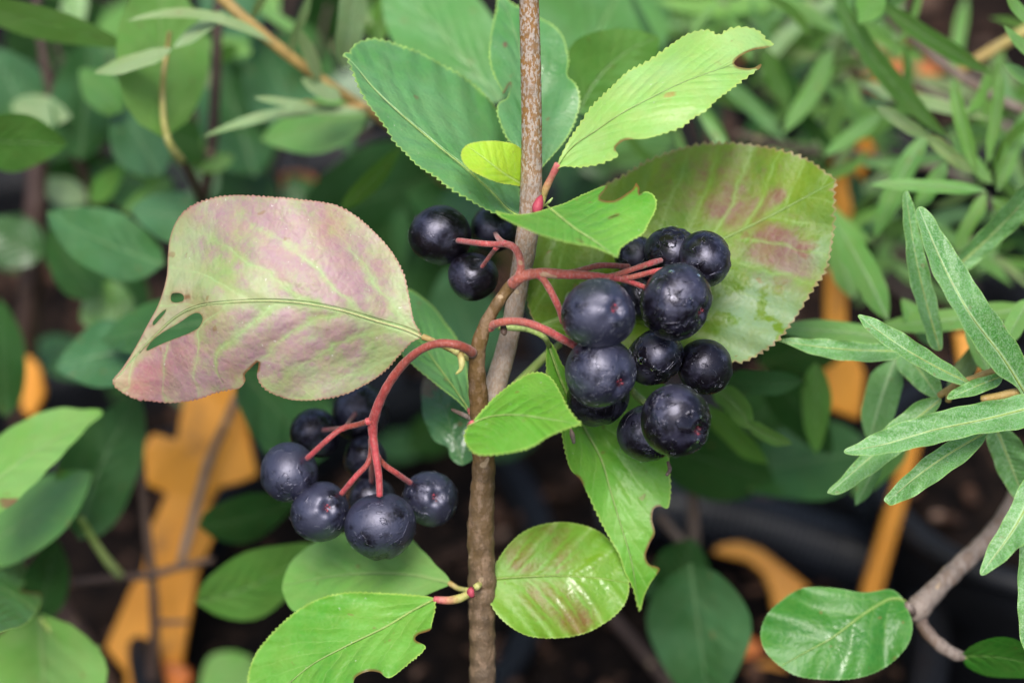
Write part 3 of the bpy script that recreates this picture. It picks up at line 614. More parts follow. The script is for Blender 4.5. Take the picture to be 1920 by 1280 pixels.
# middle-left cluster
cm = tubes('berry_cluster', [
    [(967, 528, -5, 10), (976, 508, -5, 9), (975, 485, -4, 8.5), (966, 466, -3, 8), (950, 458, -2, 7.5), (925, 458, 0, 6.5), (898, 456, 1, 6.5), (866, 452, 5, 6), (856, 451, 8, 6)],
    [(948, 458, -2, 6), (936, 449, 2, 6), (930, 440, 9, 5), (928, 436, 13, 5)], [(932, 462, 0, 5), (920, 478, 3, 4.5), (904, 500, 6, 4.5), (900, 506, 8, 4.5)]], 'stalk_pale', main, sides=12, step=4)
for i, a in enumerate([(826, 441, 10, 56.5, (-.2, .2, .9)), (926, 428, 14, 45, (.1, .8, .5)), (886, 520, 9, 47.5, (-.1, -.6, .8))]): B(cm, *a[:4], cal=a[4], hair=30, wet=.15, seed=20+i)
# lower-left cluster
cl_ = tubes('berry_cluster', [
    [(886, 662, -2, 11), (872, 652, -4, 10), (850, 645, -5, 9.5), (822, 644, -5, 9), (792, 654, -4, 8.5), (762, 677, -2, 9), (735, 710, 0, 9.5), (714, 748, 2, 10), (701, 785, 4, 11), (699, 812, 5, 9.5), (704, 850, 5, 8), (710, 890, 5, 7.5), (712, 930, 5, 7)],
    [(697, 788, 4, 7), (670, 796, 6, 6), (640, 804, 7, 6), (612, 826, 7, 6), (584, 852, 9, 6), (572, 862, 11, 6)], [(645, 803, 7, 5), (625, 804, 12, 5), (606, 806, 18, 4.5)], [(648, 801, 7, 5), (655, 790, 12, 4.5), (666, 775, 22, 4.5)],
    [(699, 800, 5, 8), (697, 840, 7, 7), (690, 868, 7, 6), (668, 892, 6, 6), (643, 922, 8, 6), (634, 932, 10, 6)], [(704, 852, 6, 6), (722, 872, 7, 6), (745, 888, 8, 6), (765, 902, 11, 6), (776, 909, 13, 6)], [(698, 820, 7, 7), (697, 860, 11, 6), (697, 898, 17, 5), (697, 908, 19, 5)]],
    'stalk', main, sides=12, step=4, bumps=0.05)
for i, a in enumerate([(541, 887, 12, 57.5, (-.7, -.4, .5), .4), (600, 959, 10, 58, (.3, .2, -.85), .4), (714, 987, 8, 67, (.1, -.95, .1), .3), (806, 934, 14, 54, (.25, .1, -.9), .5), (590, 811, 22, 47, (-.3, .3, .8), .6), (674, 772, 26, 54, (-.2, .3, .8), .5), (684, 858, 23, 43, (-.5, .5, .6), .4), (697, 935, 20, 44, (0, .6, .7), .3)]):
    B(cl_, *a[:4], cal=a[4], hair=60 if i < 4 else 10, wet=a[5], seed=40+i, squash=.94, dust=.07 if i < 4 else .03)

# leaves of the berry shrub
hero(main, 'pink', [(790, 629), (776, 600), (768, 560), (758, 515), (735, 472), (705, 438), (672, 408), (635, 386), (600, 378), (565, 374), (540, 371), (500, 368), (465, 366), (430, 366), (398, 371), (370, 380), (345, 396), (328, 420, 'n'), (318, 450, 'n'), (315, 480, 'n'), (312, 521, 'n'), (298, 568, 'n'), (275, 612, 'n'), (249, 660, 'n'), (228, 692, 'n'), (211, 715), (225, 733), (255, 748), (285, 752), (322, 755), (369, 749), (403, 737), (432, 731), (450, 727, 'n'), (460, 714, 'b'), (459, 702, 'b'), (468, 692, 'b'), (484, 678, 'b'), (483, 694, 'b'), (482, 706, 'n'), (489, 721), (503, 734), (524, 743), (551, 750), (591, 750), (630, 744), (660, 734), (700, 712), (728, 690), (750, 665), (772, 642)],
     [(792, 632), (760, 618), (700, 600), (640, 582), (571, 569), (504, 564), (425, 567), (372, 574), (330, 594), (292, 628), (255, 667), (222, 706)],
     [(790, 630, -2), (640, 582, -5), (500, 560, -5), (400, 566, -3), (320, 575, 4), (250, 660, 8), (213, 715, 8), (350, 720, 4), (320, 450, 9), (400, 370, 4), (520, 368, -1), (650, 395, 0), (750, 500, 0), (300, 750, 9), (480, 720, 0), (600, 750, 0), (720, 695, 1)],
     teeth=(8.5, 2.3), fold=0.6, rip=0.35, holes=[[(275, 657), (282, 642), (302, 625), (336, 605), (360, 589), (373, 587), (380, 597), (373, 613), (353, 625), (319, 638), (296, 648)], [(322, 551), (335, 549), (344, 554), (343, 564), (330, 567), (321, 564)], [(287, 603), (300, 588), (311, 580), (308, 588), (298, 600), (288, 610)]],
     blobs=[(440, 400, 110, .5), (300, 700, 90, .8), (400, 660, 110, .6), (640, 640, 130, .55), (700, 500, 80, .45), (580, 410, 100, .45), (640, 520, 60, .3), (500, 640, 80, .35), (540, 480, 90, .3), (350, 440, 60, .1), (330, 520, 40, -.3), (380, 520, 60, -.1), (470, 450, 60, .1), (600, 610, 50, .2)],
     sheen_flush=[(260, 720, 50, .8), (320, 650, 60, .6), (400, 590, 40, .4), (440, 690, 30, .5), (230, 705, 30, .6), (345, 390, 25, .6), (640, 395, 50, .35), (620, 440, 40, .3), (735, 480, 25, .4), (350, 560, 25, .5), (380, 740, 40, .5)],
     burn=[(353, 556, 8, .9), (282, 612, 9, .6)], petiole=[(792, 631, -2, 6), (815, 640, -2, 5.5), (845, 655, 0, 6), (872, 668, 0, 7), (886, 672, 0, 8)], rib=3.0, bscale=.72, pmat='petiole_y', ribmat='midrib', label='large pink flushed leaf with a slit hole and a notch', ripf=4)
hero(main, 'top', [(968, 405, 'n'), (932, 402), (905, 390), (875, 373), (841, 353), (815, 332), (784, 312), (761, 289), (737, 265), (724, 242), (704, 215), (680, 181), (663, 144), (653, 116), (642, 101), (655, 97), (664, 84), (680, 76), (700, 72), (727, 77), (754, 86), (781, 95), (808, 109), (835, 124), (858, 136), (882, 153), (905, 173), (925, 195), (940, 225), (952, 262), (964, 310), (975, 360), (978, 395, 'n')],
     [(975, 405), (952, 392), (925, 363), (875, 317), (828, 279), (784, 242), (741, 205), (700, 165), (667, 125), (643, 102)],
     [(975, 405, 3), (875, 319, 3), (741, 205, 5), (645, 103, 8), (700, 72, 16), (835, 124, 20), (940, 225, 22), (975, 380, 12), (680, 181, 3), (761, 289, 1), (905, 390, 1)], teeth=(13, 3.6), fold=0.8, rip=0.7, ripf=6, tint=0.1, rib=2.2, label='broad cool green leaf left of the stem', blobs=[(705, 215, 12, .3)])
hero(main, 'top', [(984, 330, 'n'), (972, 285), (949, 259), (936, 228), (931, 208), (936, 193, 'n'), (951, 183, 'n'), (957, 157, 'b'), (944, 176, 'b'), (939, 166, 'n'), (925, 141), (917, 107), (920, 67), (929, 20), (937, -12), (960, 5), (985, 18), (1016, 36), (1036, 47), (1053, 64), (1061, 84), (1067, 114), (1064, 141, 'n'), (1080, 158), (1088, 181), (1085, 208), (1073, 242), (1056, 269), (1030, 299), (1008, 322, 'n')],
     [(998, 335), (996, 250), (985, 150), (965, 60), (938, -8)], [(998, 335, 8), (990, 200, 16), (938, -8, 26), (917, 107, 16), (935, 228, 10), (1085, 181, 16), (1060, 80, 22), (1040, 290, 10)], teeth=(9, 2.6), fold=1.2, rip=0.6, wet=[(1045, 125, 26, .6), (1010, 130, 12, .5)], blobs=[(947, 84, 7, .9)], tint=0, label='wet cool green leaf standing behind the stem with a bitten side')
hero(main, 'yel', [(976, 349, 'n'), (962, 347), (936, 343), (909, 333), (882, 319), (867, 302), (865, 285), (875, 272), (895, 266), (925, 264), (952, 267), (971, 274), (984, 290), (986, 320), (984, 342)], [(980, 346), (945, 325), (910, 298), (874, 272)], [(980, 346, 2), (874, 272, -5), (909, 333, -6), (952, 267, -1), (865, 290, -6)], teeth=(7, 1.0), fold=.6, rip=.2, label='small yellow green leaf on the left of the stem')
hero(main, 'lime', [(1043, 314, 'n'), (1063, 269), (1087, 232), (1110, 198), (1144, 165), (1177, 134), (1211, 116), (1245, 93), (1280, 69), (1300, 60), (1327, 56), (1348, 65), (1364, 55), (1387, 50), (1414, 54), (1428, 62), (1438, 74), (1451, 83, 'n'), (1438, 90, 'b'), (1414, 94, 'b'), (1391, 104, 'b'), (1377, 116, 'b'), (1381, 124, 'b'), (1398, 128, 'b'), (1414, 127, 'b'), (1427, 120, 'b'), (1425, 128, 'b'), (1414, 136), (1394, 151), (1367, 171), (1344, 188), (1324, 208), (1300, 222), (1280, 238), (1251, 249), (1211, 260, 'n'), (1177, 262, 'b'), (1162, 269, 'b'), (1154, 279, 'b'), (1159, 292, 'n'), (1144, 301), (1120, 309), (1087, 314), (1058, 312, 'n')],
     [(1044, 312), (1073, 275), (1117, 245), (1161, 215), (1211, 188), (1272, 158), (1330, 136), (1400, 112)], [(1044, 312, -1), (1161, 215, -4), (1272, 158, -4), (1400, 112, 1), (1245, 93, 4), (1380, 52, 4), (1110, 198, 0), (1300, 222, -6), (1087, 314, -3), (1450, 83, 6)], teeth=(13, 3.2), fold=0.6, rip=0.5, blobs=[(1255, 177, 18, .75), (1385, 140, 14, .5)], petiole=[(1046, 308, -1, 7), (1036, 328, 0, 6.5), (1025, 350, 1, 7), (1016, 372, 2, 8), (1008, 396, 2, 9)], rib=1.6, label='lime green leaf above right with a bite at its tip')
hero(main, 'fresh', [(929, 395, 'n'), (936, 405, 'n'), (950, 413, 'n'), (970, 423, 'n'), (990, 431, 'n'), (1015, 441, 'n'), (1065, 455), (1110, 463), (1140, 475), (1157, 483), (1164, 466), (1184, 451), (1206, 438), (1218, 416), (1229, 395), (1231, 376), (1224, 364), (1211, 359, 'n'), (1199, 364, 'b'), (1199, 353, 'b'), (1193, 343, 'b'), (1187, 353, 'b'), (1177, 361, 'b'), (1151, 376, 'b'), (1125, 373, 'b'), (1132, 360, 'b'), (1139, 349, 'b'), (1127, 350, 'n'), (1093, 364), (1060, 380), (1035, 388, 'n'), (1010, 396, 'n'), (985, 401, 'n'), (955, 401, 'n')],
     [(1026, 386), (1048, 404), (1078, 428), (1112, 450), (1156, 482)], [(1026, 386, -3), (1078, 428, -12), (1156, 482, -14), (929, 396, -8), (1000, 432, -16), (1230, 380, -5), (1140, 350, 0), (1060, 382, -1), (1190, 350, -2)], teeth=(8, 2.2), fold=0.3, rip=0.3, holes=[[(1142, 408), (1150, 404), (1160, 402), (1152, 407)]], rib=2.4, label='bitten fresh green leaf lying across the stem', curl=1.0, burn=[(1142, 374, 8, .6)])
hero(main, 'olive', [(1020, 615, 'n'), (1000, 600, 'n'), (987, 560), (988, 500), (1000, 455), (1035, 415), (1085, 378), (1127, 350), (1164, 331), (1191, 314), (1211, 302), (1238, 291), (1265, 281), (1307, 270), (1340, 267), (1381, 268), (1431, 274), (1465, 281), (1498, 291), (1528, 307), (1549, 323), (1569, 338), (1565, 356), (1566, 386), (1564, 430), (1560, 457), (1549, 507), (1522, 548), (1495, 591), (1468, 629), (1446, 650), (1424, 664), (1394, 679), (1371, 679), (1330, 690), (1270, 697), (1200, 690), (1120, 668), (1060, 640)],
     [(1012, 612), (1100, 575), (1200, 528), (1300, 475), (1430, 412), (1569, 338)], [(1012, 612, 7), (1200, 528, 13), (1569, 338, 12), (1380, 268, 20), (1150, 340, 16), (990, 500, 11), (1560, 450, 11), (1450, 650, 8), (1300, 690, 9), (1100, 660, 8)], teeth=(15, 5), fold=0.2, rip=0.8, ripf=5,
     blobs=[(1440, 440, 60, .55), (1500, 480, 40, .5), (1470, 500, 50, .4), (1370, 390, 55, .40), (1465, 368, 16, .6), (1330, 310, 90, .28), (1180, 440, 80, .15), (1280, 350, 60, .1), (1440, 300, 60, .2), (1540, 560, 60, .15), (1400, 650, 20, .3)],
     sheen_flush=[(1450, 600, 80, 1.1), (1385, 560, 45, .7), (1530, 470, 40, .7), (1400, 650, 50, .8)], wet=[(1400, 560, 50, .3)], rib=1.6, bscale=1.45, label='large olive leaf with purple blush behind the right berries')  # pale blobs paint sky sheen into the leaf colour
hero(main, 'fresh', [(889, 786, 'n'), (909, 763), (929, 742), (949, 726), (969, 712), (993, 699), (1010, 697), (1026, 702), (1040, 716), (1053, 739), (1067, 766), (1080, 783), (1091, 795), (1075, 800), (1057, 806), (1026, 820), (1006, 833), (983, 843), (949, 850), (922, 853), (895, 852), (879, 840), (870, 822), (874, 803)],
     [(880, 797), (907, 784), (936, 778), (976, 778), (1026, 785), (1090, 795)], [(880, 797, -8), (976, 778, -13), (1090, 795, -14), (1010, 697, -2), (940, 850, -16), (870, 820, -12), (1050, 735, -6)], teeth=(9.5, 2.4), fold=.4, rip=.3, tint=.55, rib=1.5, blobs=[(930, 800, 14, .3)], label='bright green leaf in front of the fork', petiole=[(886, 792, -8, 5), (880, 798, -5, 5), (892, 800, 0, 5)])
hero(main, 'top', [(884, 776, 'n'), (858, 752), (828, 729), (791, 699), (768, 679), (747, 658), (728, 630), (720, 590), (728, 560), (748, 545), (768, 543), (791, 557), (815, 578), (835, 605), (855, 632), (870, 665), (877, 699), (880, 740)], [(882, 772), (855, 732), (815, 677), (784, 632), (740, 570)], [(882, 772, 8), (815, 677, 16), (740, 565, 24), (747, 658, 14), (835, 605, 24)], teeth=(10, 1.5), fold=1.0, rip=.3, tint=.5, rib=2, label='green leaf between the pink leaf and the fork', petiole=[(880, 768, 8, 5), (886, 782, 6, 5), (893, 792, 4, 5)])
hero(main, 'fresh', [(1026, 640, 'n'), (1040, 652, 'n'), (1060, 690), (1110, 730), (1180, 770), (1230, 810), (1252, 850), (1256, 884), (1258, 917), (1253, 951, 'n'), (1238, 949, 'b'), (1226, 954, 'b'), (1223, 974, 'b'), (1228, 998, 'b'), (1219, 1018, 'b'), (1211, 1041, 'b'), (1218, 1057, 'b'), (1237, 1066, 'b'), (1220, 1092, 'n'), (1208, 1117, 'n'), (1199, 1145), (1186, 1102), (1171, 1072, 'n'), (1161, 1041), (1144, 1011), (1124, 974), (1104, 931), (1088, 899, 'b'), (1070, 880, 'n'), (1060, 850), (1050, 800), (1036, 750), (1024, 695)],
     [(1027, 642), (1055, 720), (1095, 800), (1127, 860), (1144, 917), (1164, 984), (1184, 1052), (1199, 1144)], [(1027, 642, 6), (1095, 800, 12), (1144, 917, 12), (1199, 1144, 14), (1256, 900, 10), (1060, 860, 6), (1220, 1090, 12), (1040, 750, 6)], teeth=(11, 2.2), fold=-.8, rip=.4, tint=.45, rib=1.6, blobs=[(1195, 1030, 40, .35), (1240, 890, 20, .2)], label='long hanging leaf below the right berries with a chewed edge',
     petiole=[(1030, 648, 6, 5), (1020, 632, 3, 5.5), (992, 618, 2, 6), (960, 614, 0, 6.5), (935, 612, 0, 7)], pmat='petiole_g')
hero(main, 'wet', [(911, 1086, 'n'), (929, 1056), (949, 1026), (976, 1000), (1010, 984), (1053, 978), (1090, 983), (1120, 994), (1144, 1013), (1164, 1041), (1178, 1078), (1178, 1115), (1161, 1146), (1127, 1172), (1093, 1188), (1053, 1195), (1010, 1195), (976, 1186), (942, 1162), (922, 1136), (912, 1107)], [(912, 1086), (976, 1081), (1043, 1079), (1110, 1082), (1178, 1092)],
     [(912, 1086, 10), (1043, 1079, 10.5), (1178, 1092, 12), (1053, 978, 14), (1050, 1195, 8.5)], teeth=(9, 1.4), fold=.8, rip=.8, tint=.1, ripf=4, curl=-1.0, blobs=[(955, 1030, 34, .6), (980, 1060, 30, .3), (1060, 1050, 50, .3), (1060, 1150, 55, .5), (1090, 1170, 40, .5), (1010, 1110, 50, .35), (1045, 1000, 60, .35)], wet=[(1110, 1110, 60, .8), (1070, 1150, 36, .6), (955, 1115, 8, .9), (1125, 1060, 26, .5), (1000, 1180, 18, .4)], label='round wet leaf with brown blotches at the lower node',
     petiole=[(914, 1086, 9, 5), (903, 1092, 9, 5.5), (893, 1100, 6, 7)], pmat='petiole_y', rib=1.4)
hero(main, 'pale', [(844, 1090, 'n'), (815, 1055), (791, 1031), (774, 1011), (740, 990), (700, 985), (640, 1000), (588, 1018), (554, 1044), (534, 1076), (531, 1112), (550, 1144), (600, 1150), (700, 1140), (760, 1128), (798, 1116), (825, 1103)], [(844, 1092), (780, 1078), (700, 1074), (620, 1080), (535, 1095)], [(844, 1092, 13), (700, 1074, 18), (535, 1095, 22), (640, 1000, 26), (700, 1140, 14)], teeth=None, fold=.8, rip=.4, tint=.3, blobs=[(600, 1090, 60, .15)], label='pale green leaf under the lower left berries',
     petiole=[(842, 1092, 13, 5), (860, 1103, 12, 5), (880, 1107, 9, 6)], pmat='petiole_y')
hero(main, 'fresh', [(812, 1120, 'n'), (817, 1136), (810, 1169, 'n'), (806, 1181, 'b'), (784, 1189, 'b'), (779, 1199, 'b'), (798, 1211, 'n'), (788, 1226), (764, 1246), (731, 1270, 'n'), (711, 1260, 'b'), (690, 1258, 'b'), (668, 1268, 'b'), (660, 1285, 'n'), (640, 1320), (580, 1350), (500, 1360), (466, 1330), (463, 1280), (470, 1246), (487, 1213), (524, 1172), (564, 1139), (605, 1119), (640, 1111), (674, 1109), (724, 1111), (774, 1114)], [(812, 1124), (770, 1146), (720, 1176), (640, 1215), (570, 1256), (480, 1340)], [(812, 1124, 8), (640, 1215, 5), (480, 1340, 8), (560, 1140, 12), (740, 1262, -1), (774, 1114, 9)], teeth=(8.5, 2.6), fold=.8, rip=.6, ripf=6, rib=2, label='bitten green leaf at the bottom left of the branch',
     petiole=[(814, 1123, 8, 6), (840, 1125, 8, 8), (862, 1121, 8, 8), (882, 1111, 8, 7)])
# buds, stipules, node
tube('bud', [(1006, 399, 0, 8), (1008, 388, 0, 10.5), (1011, 378, 0, 8), (1014, 368, 1, 4)], 'bud', main, step=3)
tube('stipule', [(872, 652, -2, 2), (864, 664, -4, 6), (866, 678, -5, 6.5), (864, 692, -5, 4), (855, 701, -5, 2)], 'petiole_y', main, step=3)
tube('stipule', [(1022, 386, -1, 2.5), (1030, 378, -3, 2.5), (1036, 371, -3, 1.2)], 'petiole_g', main, step=3)
tube('bud_scar', [(944, 614, -2, 6), (945, 622, -3, 6.5), (946, 628, -3, 3)], 'twig_dark', main, step=3)
tube('bud_scar', [(1070, 803, -2, 2), (1073, 815, -2, 5), (1076, 830, -1, 3)], 'twig_grey', main, step=3)
tube('leaf_scar', [(884, 1104, 4, 6), (882, 1110, 1, 7), (886, 1116, 2, 5)], 'bud', main, step=3)
tube('twig', [(848, 768, 8, 3), (866, 776, 6, 4.5), (886, 786, 4, 5), (898, 792, 2, 6)], 'twig_grey', main, step=4)
tube('shoot', [(960, 730, 10, 10), (985, 705, 12, 9), (1010, 680, 14, 8), (1030, 660, 15, 7), (1050, 645, 16, 6)], 'petiole_g', main, step=5)
tube('dead_flower', [(1252, 865, 3, 3), (1256, 880, 3, 4), (1250, 890, 2, 3)], 'twig_grey', main, step=4)

# ================================================================== the shrub right behind the main one
def gbase(x, y): q = Pz(x, y, .1); return (q[0], q[1], .1)
bk = empty('chokeberry_shrub', gbase(800, 500), 'out of focus chokeberry shrub directly behind the berry stem, broad cool leaves at the top', 'shrub', 'out of focus chokeberry shrubs')
tube('stem', [(1060, -120, 70, 12), (1010, 150, 80, 13), (930, 420, 95, 14), (820, 620, 130, 15), (760, 700, 175, 16)], 'twig_dark', bk, step=12)
for a in [('top', 940, 190, 720, -60, 190, 48, 60, 6, 0), ('mid', 1085, 210, 1235, 70, 150, 30, 36, 5, -25), ('top', 1080, 140, 1200, -90, 260, 60, 80, 10, 0), ('blue', 1000, 60, 1090, -60, 130, 62, 70, 6, 0),
          ('blue', 560, 420, 900, 300, 190, 95, 100, 10, 0), ('blue', 700, 560, 640, 300, 190, 105, 110, -8, 0), ('dark', 800, 640, 720, 420, 150, 100, 100, 8, 0), ('dark', 960, 420, 760, 360, 120, 90, 90, 8, 0), ('blue', 900, 700, 840, 500, 150, 85, 85, 8, 0),
          ('dark', 1090, 640, 990, 420, 130, 80, 80, 0, 0), ('dark', 640, 480, 540, 330, 120, 110, 110, 0, 0), ('mid', 640, 392, 752, 275, 38, 42, 44, 3, 4), ('pale', 690, 215, 490, 262, 100, 62, 64, 6, 0), ('dark', 1150, 330, 1060, 260, 60, 90, 90, 0, 0)]:
    bleaf(bk, *a)
hero(bk, 'blue', [(866, 872, 'n'), (845, 858), (838, 838), (815, 825), (800, 800), (792, 770), (790, 735), (800, 705), (830, 715), (862, 740), (885, 780), (890, 815), (900, 850), (885, 862)], [(868, 870), (850, 820), (835, 770), (800, 708)], [(868, 870, 18), (835, 770, 22), (800, 708, 34), (890, 800, 20)], teeth=None, wet=[(862, 810, 32, 1.0), (850, 850, 18, .8)], blobs=[(800, 720, 28, 1.2)], label='small wet leaf with a pink corner below the fork', fold=.6)
hero(bk, 'dark', [(455, 690), (520, 700), (580, 720), (625, 770), (620, 840), (560, 880), (500, 850), (460, 790), (440, 730)], [(445, 690), (520, 770), (600, 850)], [(445, 690, 60), (520, 770, 62), (600, 850, 66), (620, 740, 70)], teeth=None, tint=.1)
# ================================================================== left shrubs
la = empty('chokeberry_shrub', gbase(330, 380), 'out of focus chokeberry shrub at upper left with a large pale upright leaf', 'shrub', 'out of focus chokeberry shrubs')
tube('stem', [(418, -120, 66, 9), (408, 40, 68, 10), (405, 140, 70, 10), (400, 240, 72, 11), (390, 330, 75, 11), (372, 420, 85, 12), (360, 600, 110, 12), (350, 760, 150, 12)], 'twig_dark', la, step=10, bumps=.06)
tube('twig', [(338, 295, 48, 8), (352, 320, 52, 8), (368, 352, 58, 9), (376, 385, 68, 9)], 'twig_dark', la, step=8)
tube('stem', [(60, -100, 80, 8), (75, 60, 80, 9), (98, 180, 82, 10), (125, 250, 84, 10), (160, 330, 90, 11), (190, 420, 100, 11), (230, 600, 130, 12)], 'twig_dark', la, step=10, bumps=.06)
tube('stem', [(70, 300, 88, 20), (66, 400, 90, 21), (60, 520, 95, 22), (50, 640, 105, 22), (40, 800, 130, 22)], 'twig_dark', la, step=10, bumps=.06)
tube('petiole', [(318, 60, 41, 4), (306, 150, 42, 5), (306, 215, 42, 6), (315, 262, 43, 7), (330, 288, 46, 8), (342, 302, 49, 8)], 'petiole_y', la, step=8)
for a in [('pale', 308, 258, 296, -70, 175, 44, 50, 10, 0), ('pale', -80, 0, 245, 88, 62, 40, 46, 4, 0), ('mid', -60, 262, 125, 270, 110, 45, 46, 6, 0), ('blue', 308, 495, 88, 398, 122, 55, 48, 5, -8), ('blue', 385, 415, 245, 392, 95, 62, 60, 6, 0),
          ('blue', 150, 300, 170, 70, 130, 78, 84, 8, 0), ('blue', 300, 330, 215, 180, 110, 72, 76, 8, 0), ('blue', 480, 330, 400, 90, 150, 92, 98, 8, 0), ('dark', 330, 350, 160, 330, 110, 88, 90, 4, 0), ('blue', 560, 240, 480, 60, 140, 100, 100, 9, 0),
          ('mid', 120, 220, 170, 110, 80, 84, 84, 8, 0), ('blue', 60, 230, -20, 90, 120, 80, 80, 8, 0), ('dark', 180, 560, 90, 430, 90, 70, 70, 5, 0), ('dark', 80, 480, -40, 420, 100, 80, 80, 0, 0), ('blue', 290, 660, 105, 690, 125, 52, 52, 8, 10), ('mid', 250, 560, 150, 600, 110, 75, 75, 0, 0),
          ('dark', 10, 780, 0, 560, 90, 70, 70, 4, 0), ('blue', 10, 90, 200, 10, 120, 100, 104, 8, 0), ('blue', 480, 60, 380, -60, 120, 90, 95, 9, 0), ('dark', 500, 420, 420, 300, 110, 105, 105, 5, 0), ('dark', 270, 590, 190, 470, 80, 85, 85, 5, 0),('mid',230,210,150,130,70,70,70,5,0)]:
    bleaf(la, a[0], *a[1:])
lb = empty('chokeberry_shrub', gbase(150, 900), 'out of focus chokeberry shrub at lower left with long light leaves', 'shrub', 'out of focus chokeberry shrubs')
tube('stem', [(290, 1500, 100, 12), (285, 1280, 90, 11), (290, 1180, 84, 10), (285, 1080, 80, 9), (272, 960, 78, 8), (262, 830, 78, 7)], 'twig_dark', lb, step=10, bumps=.08)
tube('twig', [(135, 1092, 74, 7), (200, 1085, 75, 8), (280, 1078, 78, 8), (330, 1064, 78, 7), (400, 1048, 78, 6)], 'twig_dark', lb, step=10, bumps=.08)
tube('twig', [(290, 1165, 80, 5), (320, 1166, 80, 5), (352, 1165, 80, 4)], 'twig_dark', lb, step=10)
tube('stem', [(100, 1120, 96, 20), (140, 1180, 98, 21), (190, 1260, 100, 22), (250, 1400, 104, 22)], 'twig_dark', lb, step=10, bumps=.08)
tube('petiole', [(150, 970, 58, 7), (180, 1020, 62, 7), (205, 1055, 66, 8), (225, 1078, 70, 8)], 'petiole_g', lb, step=8)
tube('petiole', [(75, 1160, 44, 6), (110, 1200, 46, 6), (140, 1240, 50, 6), (165, 1275, 54, 7)], 'petiole_g', lb, step=8)
tube('petiole', [(125, 1205, 48, 5), (155, 1210, 50, 6), (185, 1216, 54, 6)], 'petiole_g', lb, step=8)
hero(lb, 'pale', [(192, 772), (150, 766), (100, 766), (50, 785), (0, 815), (-60, 860), (-60, 990), (0, 962), (50, 920), (110, 860), (160, 805)], [(-60, 940), (60, 850), (190, 773)], [(-60, 930, 30), (60, 850, 34), (190, 773, 40), (100, 766, 42)], teeth=None, tint=.5, fold=.5, rip=.5, blobs=[(30, 950, 30, .5), (10, 940, 20, .4)], label='long light green leaf at the left edge')
for a in [('mid', -60, 1050, 172, 885, 130, 52, 50, -8, 0), ('blue', 150, 1010, 262, 745, 150, 60, 66, 8, -18), ('dark', 70, 1165, 105, 1010, 90, 58, 60, 6, 0), ('pale', 75, 1150, 90, 1420, 230, 46, 52, 8, 0), ('dark', 372, 985, 556, 935, 88, 62, 58, 6, 10), ('mid', 368, 1128, 590, 1020, 120, 54, 46, 4, 18), ('dark', 60, 1000, 0, 900, 90, 80, 80, 5, 0), ('pale', 470, 1230, 380, 1330, 110, 90, 88, 5, 0)]:
    bleaf(lb, *a)
hero(lb, 'top', [(-40, 1180), (-40, 1040), (0, 1038), (30, 1045), (50, 1065), (48, 1090, 'n'), (38, 1105, 'b'), (55, 1110, 'b'), (76, 1112, 'b'), (74, 1135), (60, 1160), (25, 1178)], [(76, 1150), (20, 1110), (-40, 1090)], [(76, 1150, 38), (0, 1100, 36), (-40, 1060, 40)], teeth=None, burn=[(14, 1054, 12, .6)], label='pale leaf with a browned bite at the left edge')
# pale twig with silvery narrow leaves
ws = empty('silvery_leaved_twig', gbase(640, 150), 'ochre twig with silvery curved narrow leaves at upper left', 'shrub')
tube('stem', [(360, -60, 38, 11), (420, 0, 40, 11), (475, 50, 42, 11), (530, 95, 45, 11), (590, 140, 48, 10), (640, 175, 52, 10), (760, 260, 70, 10), (900, 420, 120, 11), (1000, 560, 170, 12)], 'twig_yel', ws, step=10, bumps=.06)
tube('twig', [(570, 192, 50, 5), (620, 202, 50, 6), (690, 200, 54, 6)], 'twig_yel', ws, step=10)
for a in [('silver', 512, 82, 237, 40, 19, 40, 34, 1, 34), ('silver', 425, 20, 325, 90, 26, 42, 36, 2, 0), ('silver', 322, 92, 176, 137, 30, 34, 34, 3, -3), ('silver', 645, 130, 672, -60, 52, 46, 40, 3, 0), ('silver', 600, 150, 562, 55, 24, 46, 40, 3, 0), ('silver', 590, 200, 475, 183, 16, 44, 38, 1, 0), ('silver', 690, 210, 378, 258, 20, 50, 42, 1, 22), ('silver', 640, 185, 565, 148, 30, 48, 44, 3, 0),
          ('silver', 540, 110, 585, -20, 18, 46, 40, 1, 0), ('nar', 700, 90, 745, -60, 40, 66, 62, 1, 0), ('silver', 470, 40, 520, -60, 18, 46, 40, 1, 0), ('nar', 560, 60, 480, 10, 20, 70, 70, 1, 0), ('nar', 640, 60, 800, 20, 24, 80, 80, 1, 0), ('silver', 700, 50, 640, -40, 16, 60, 60, 1, 0)]:
    bleaf(ws, *a, shape='n', fold=.2)
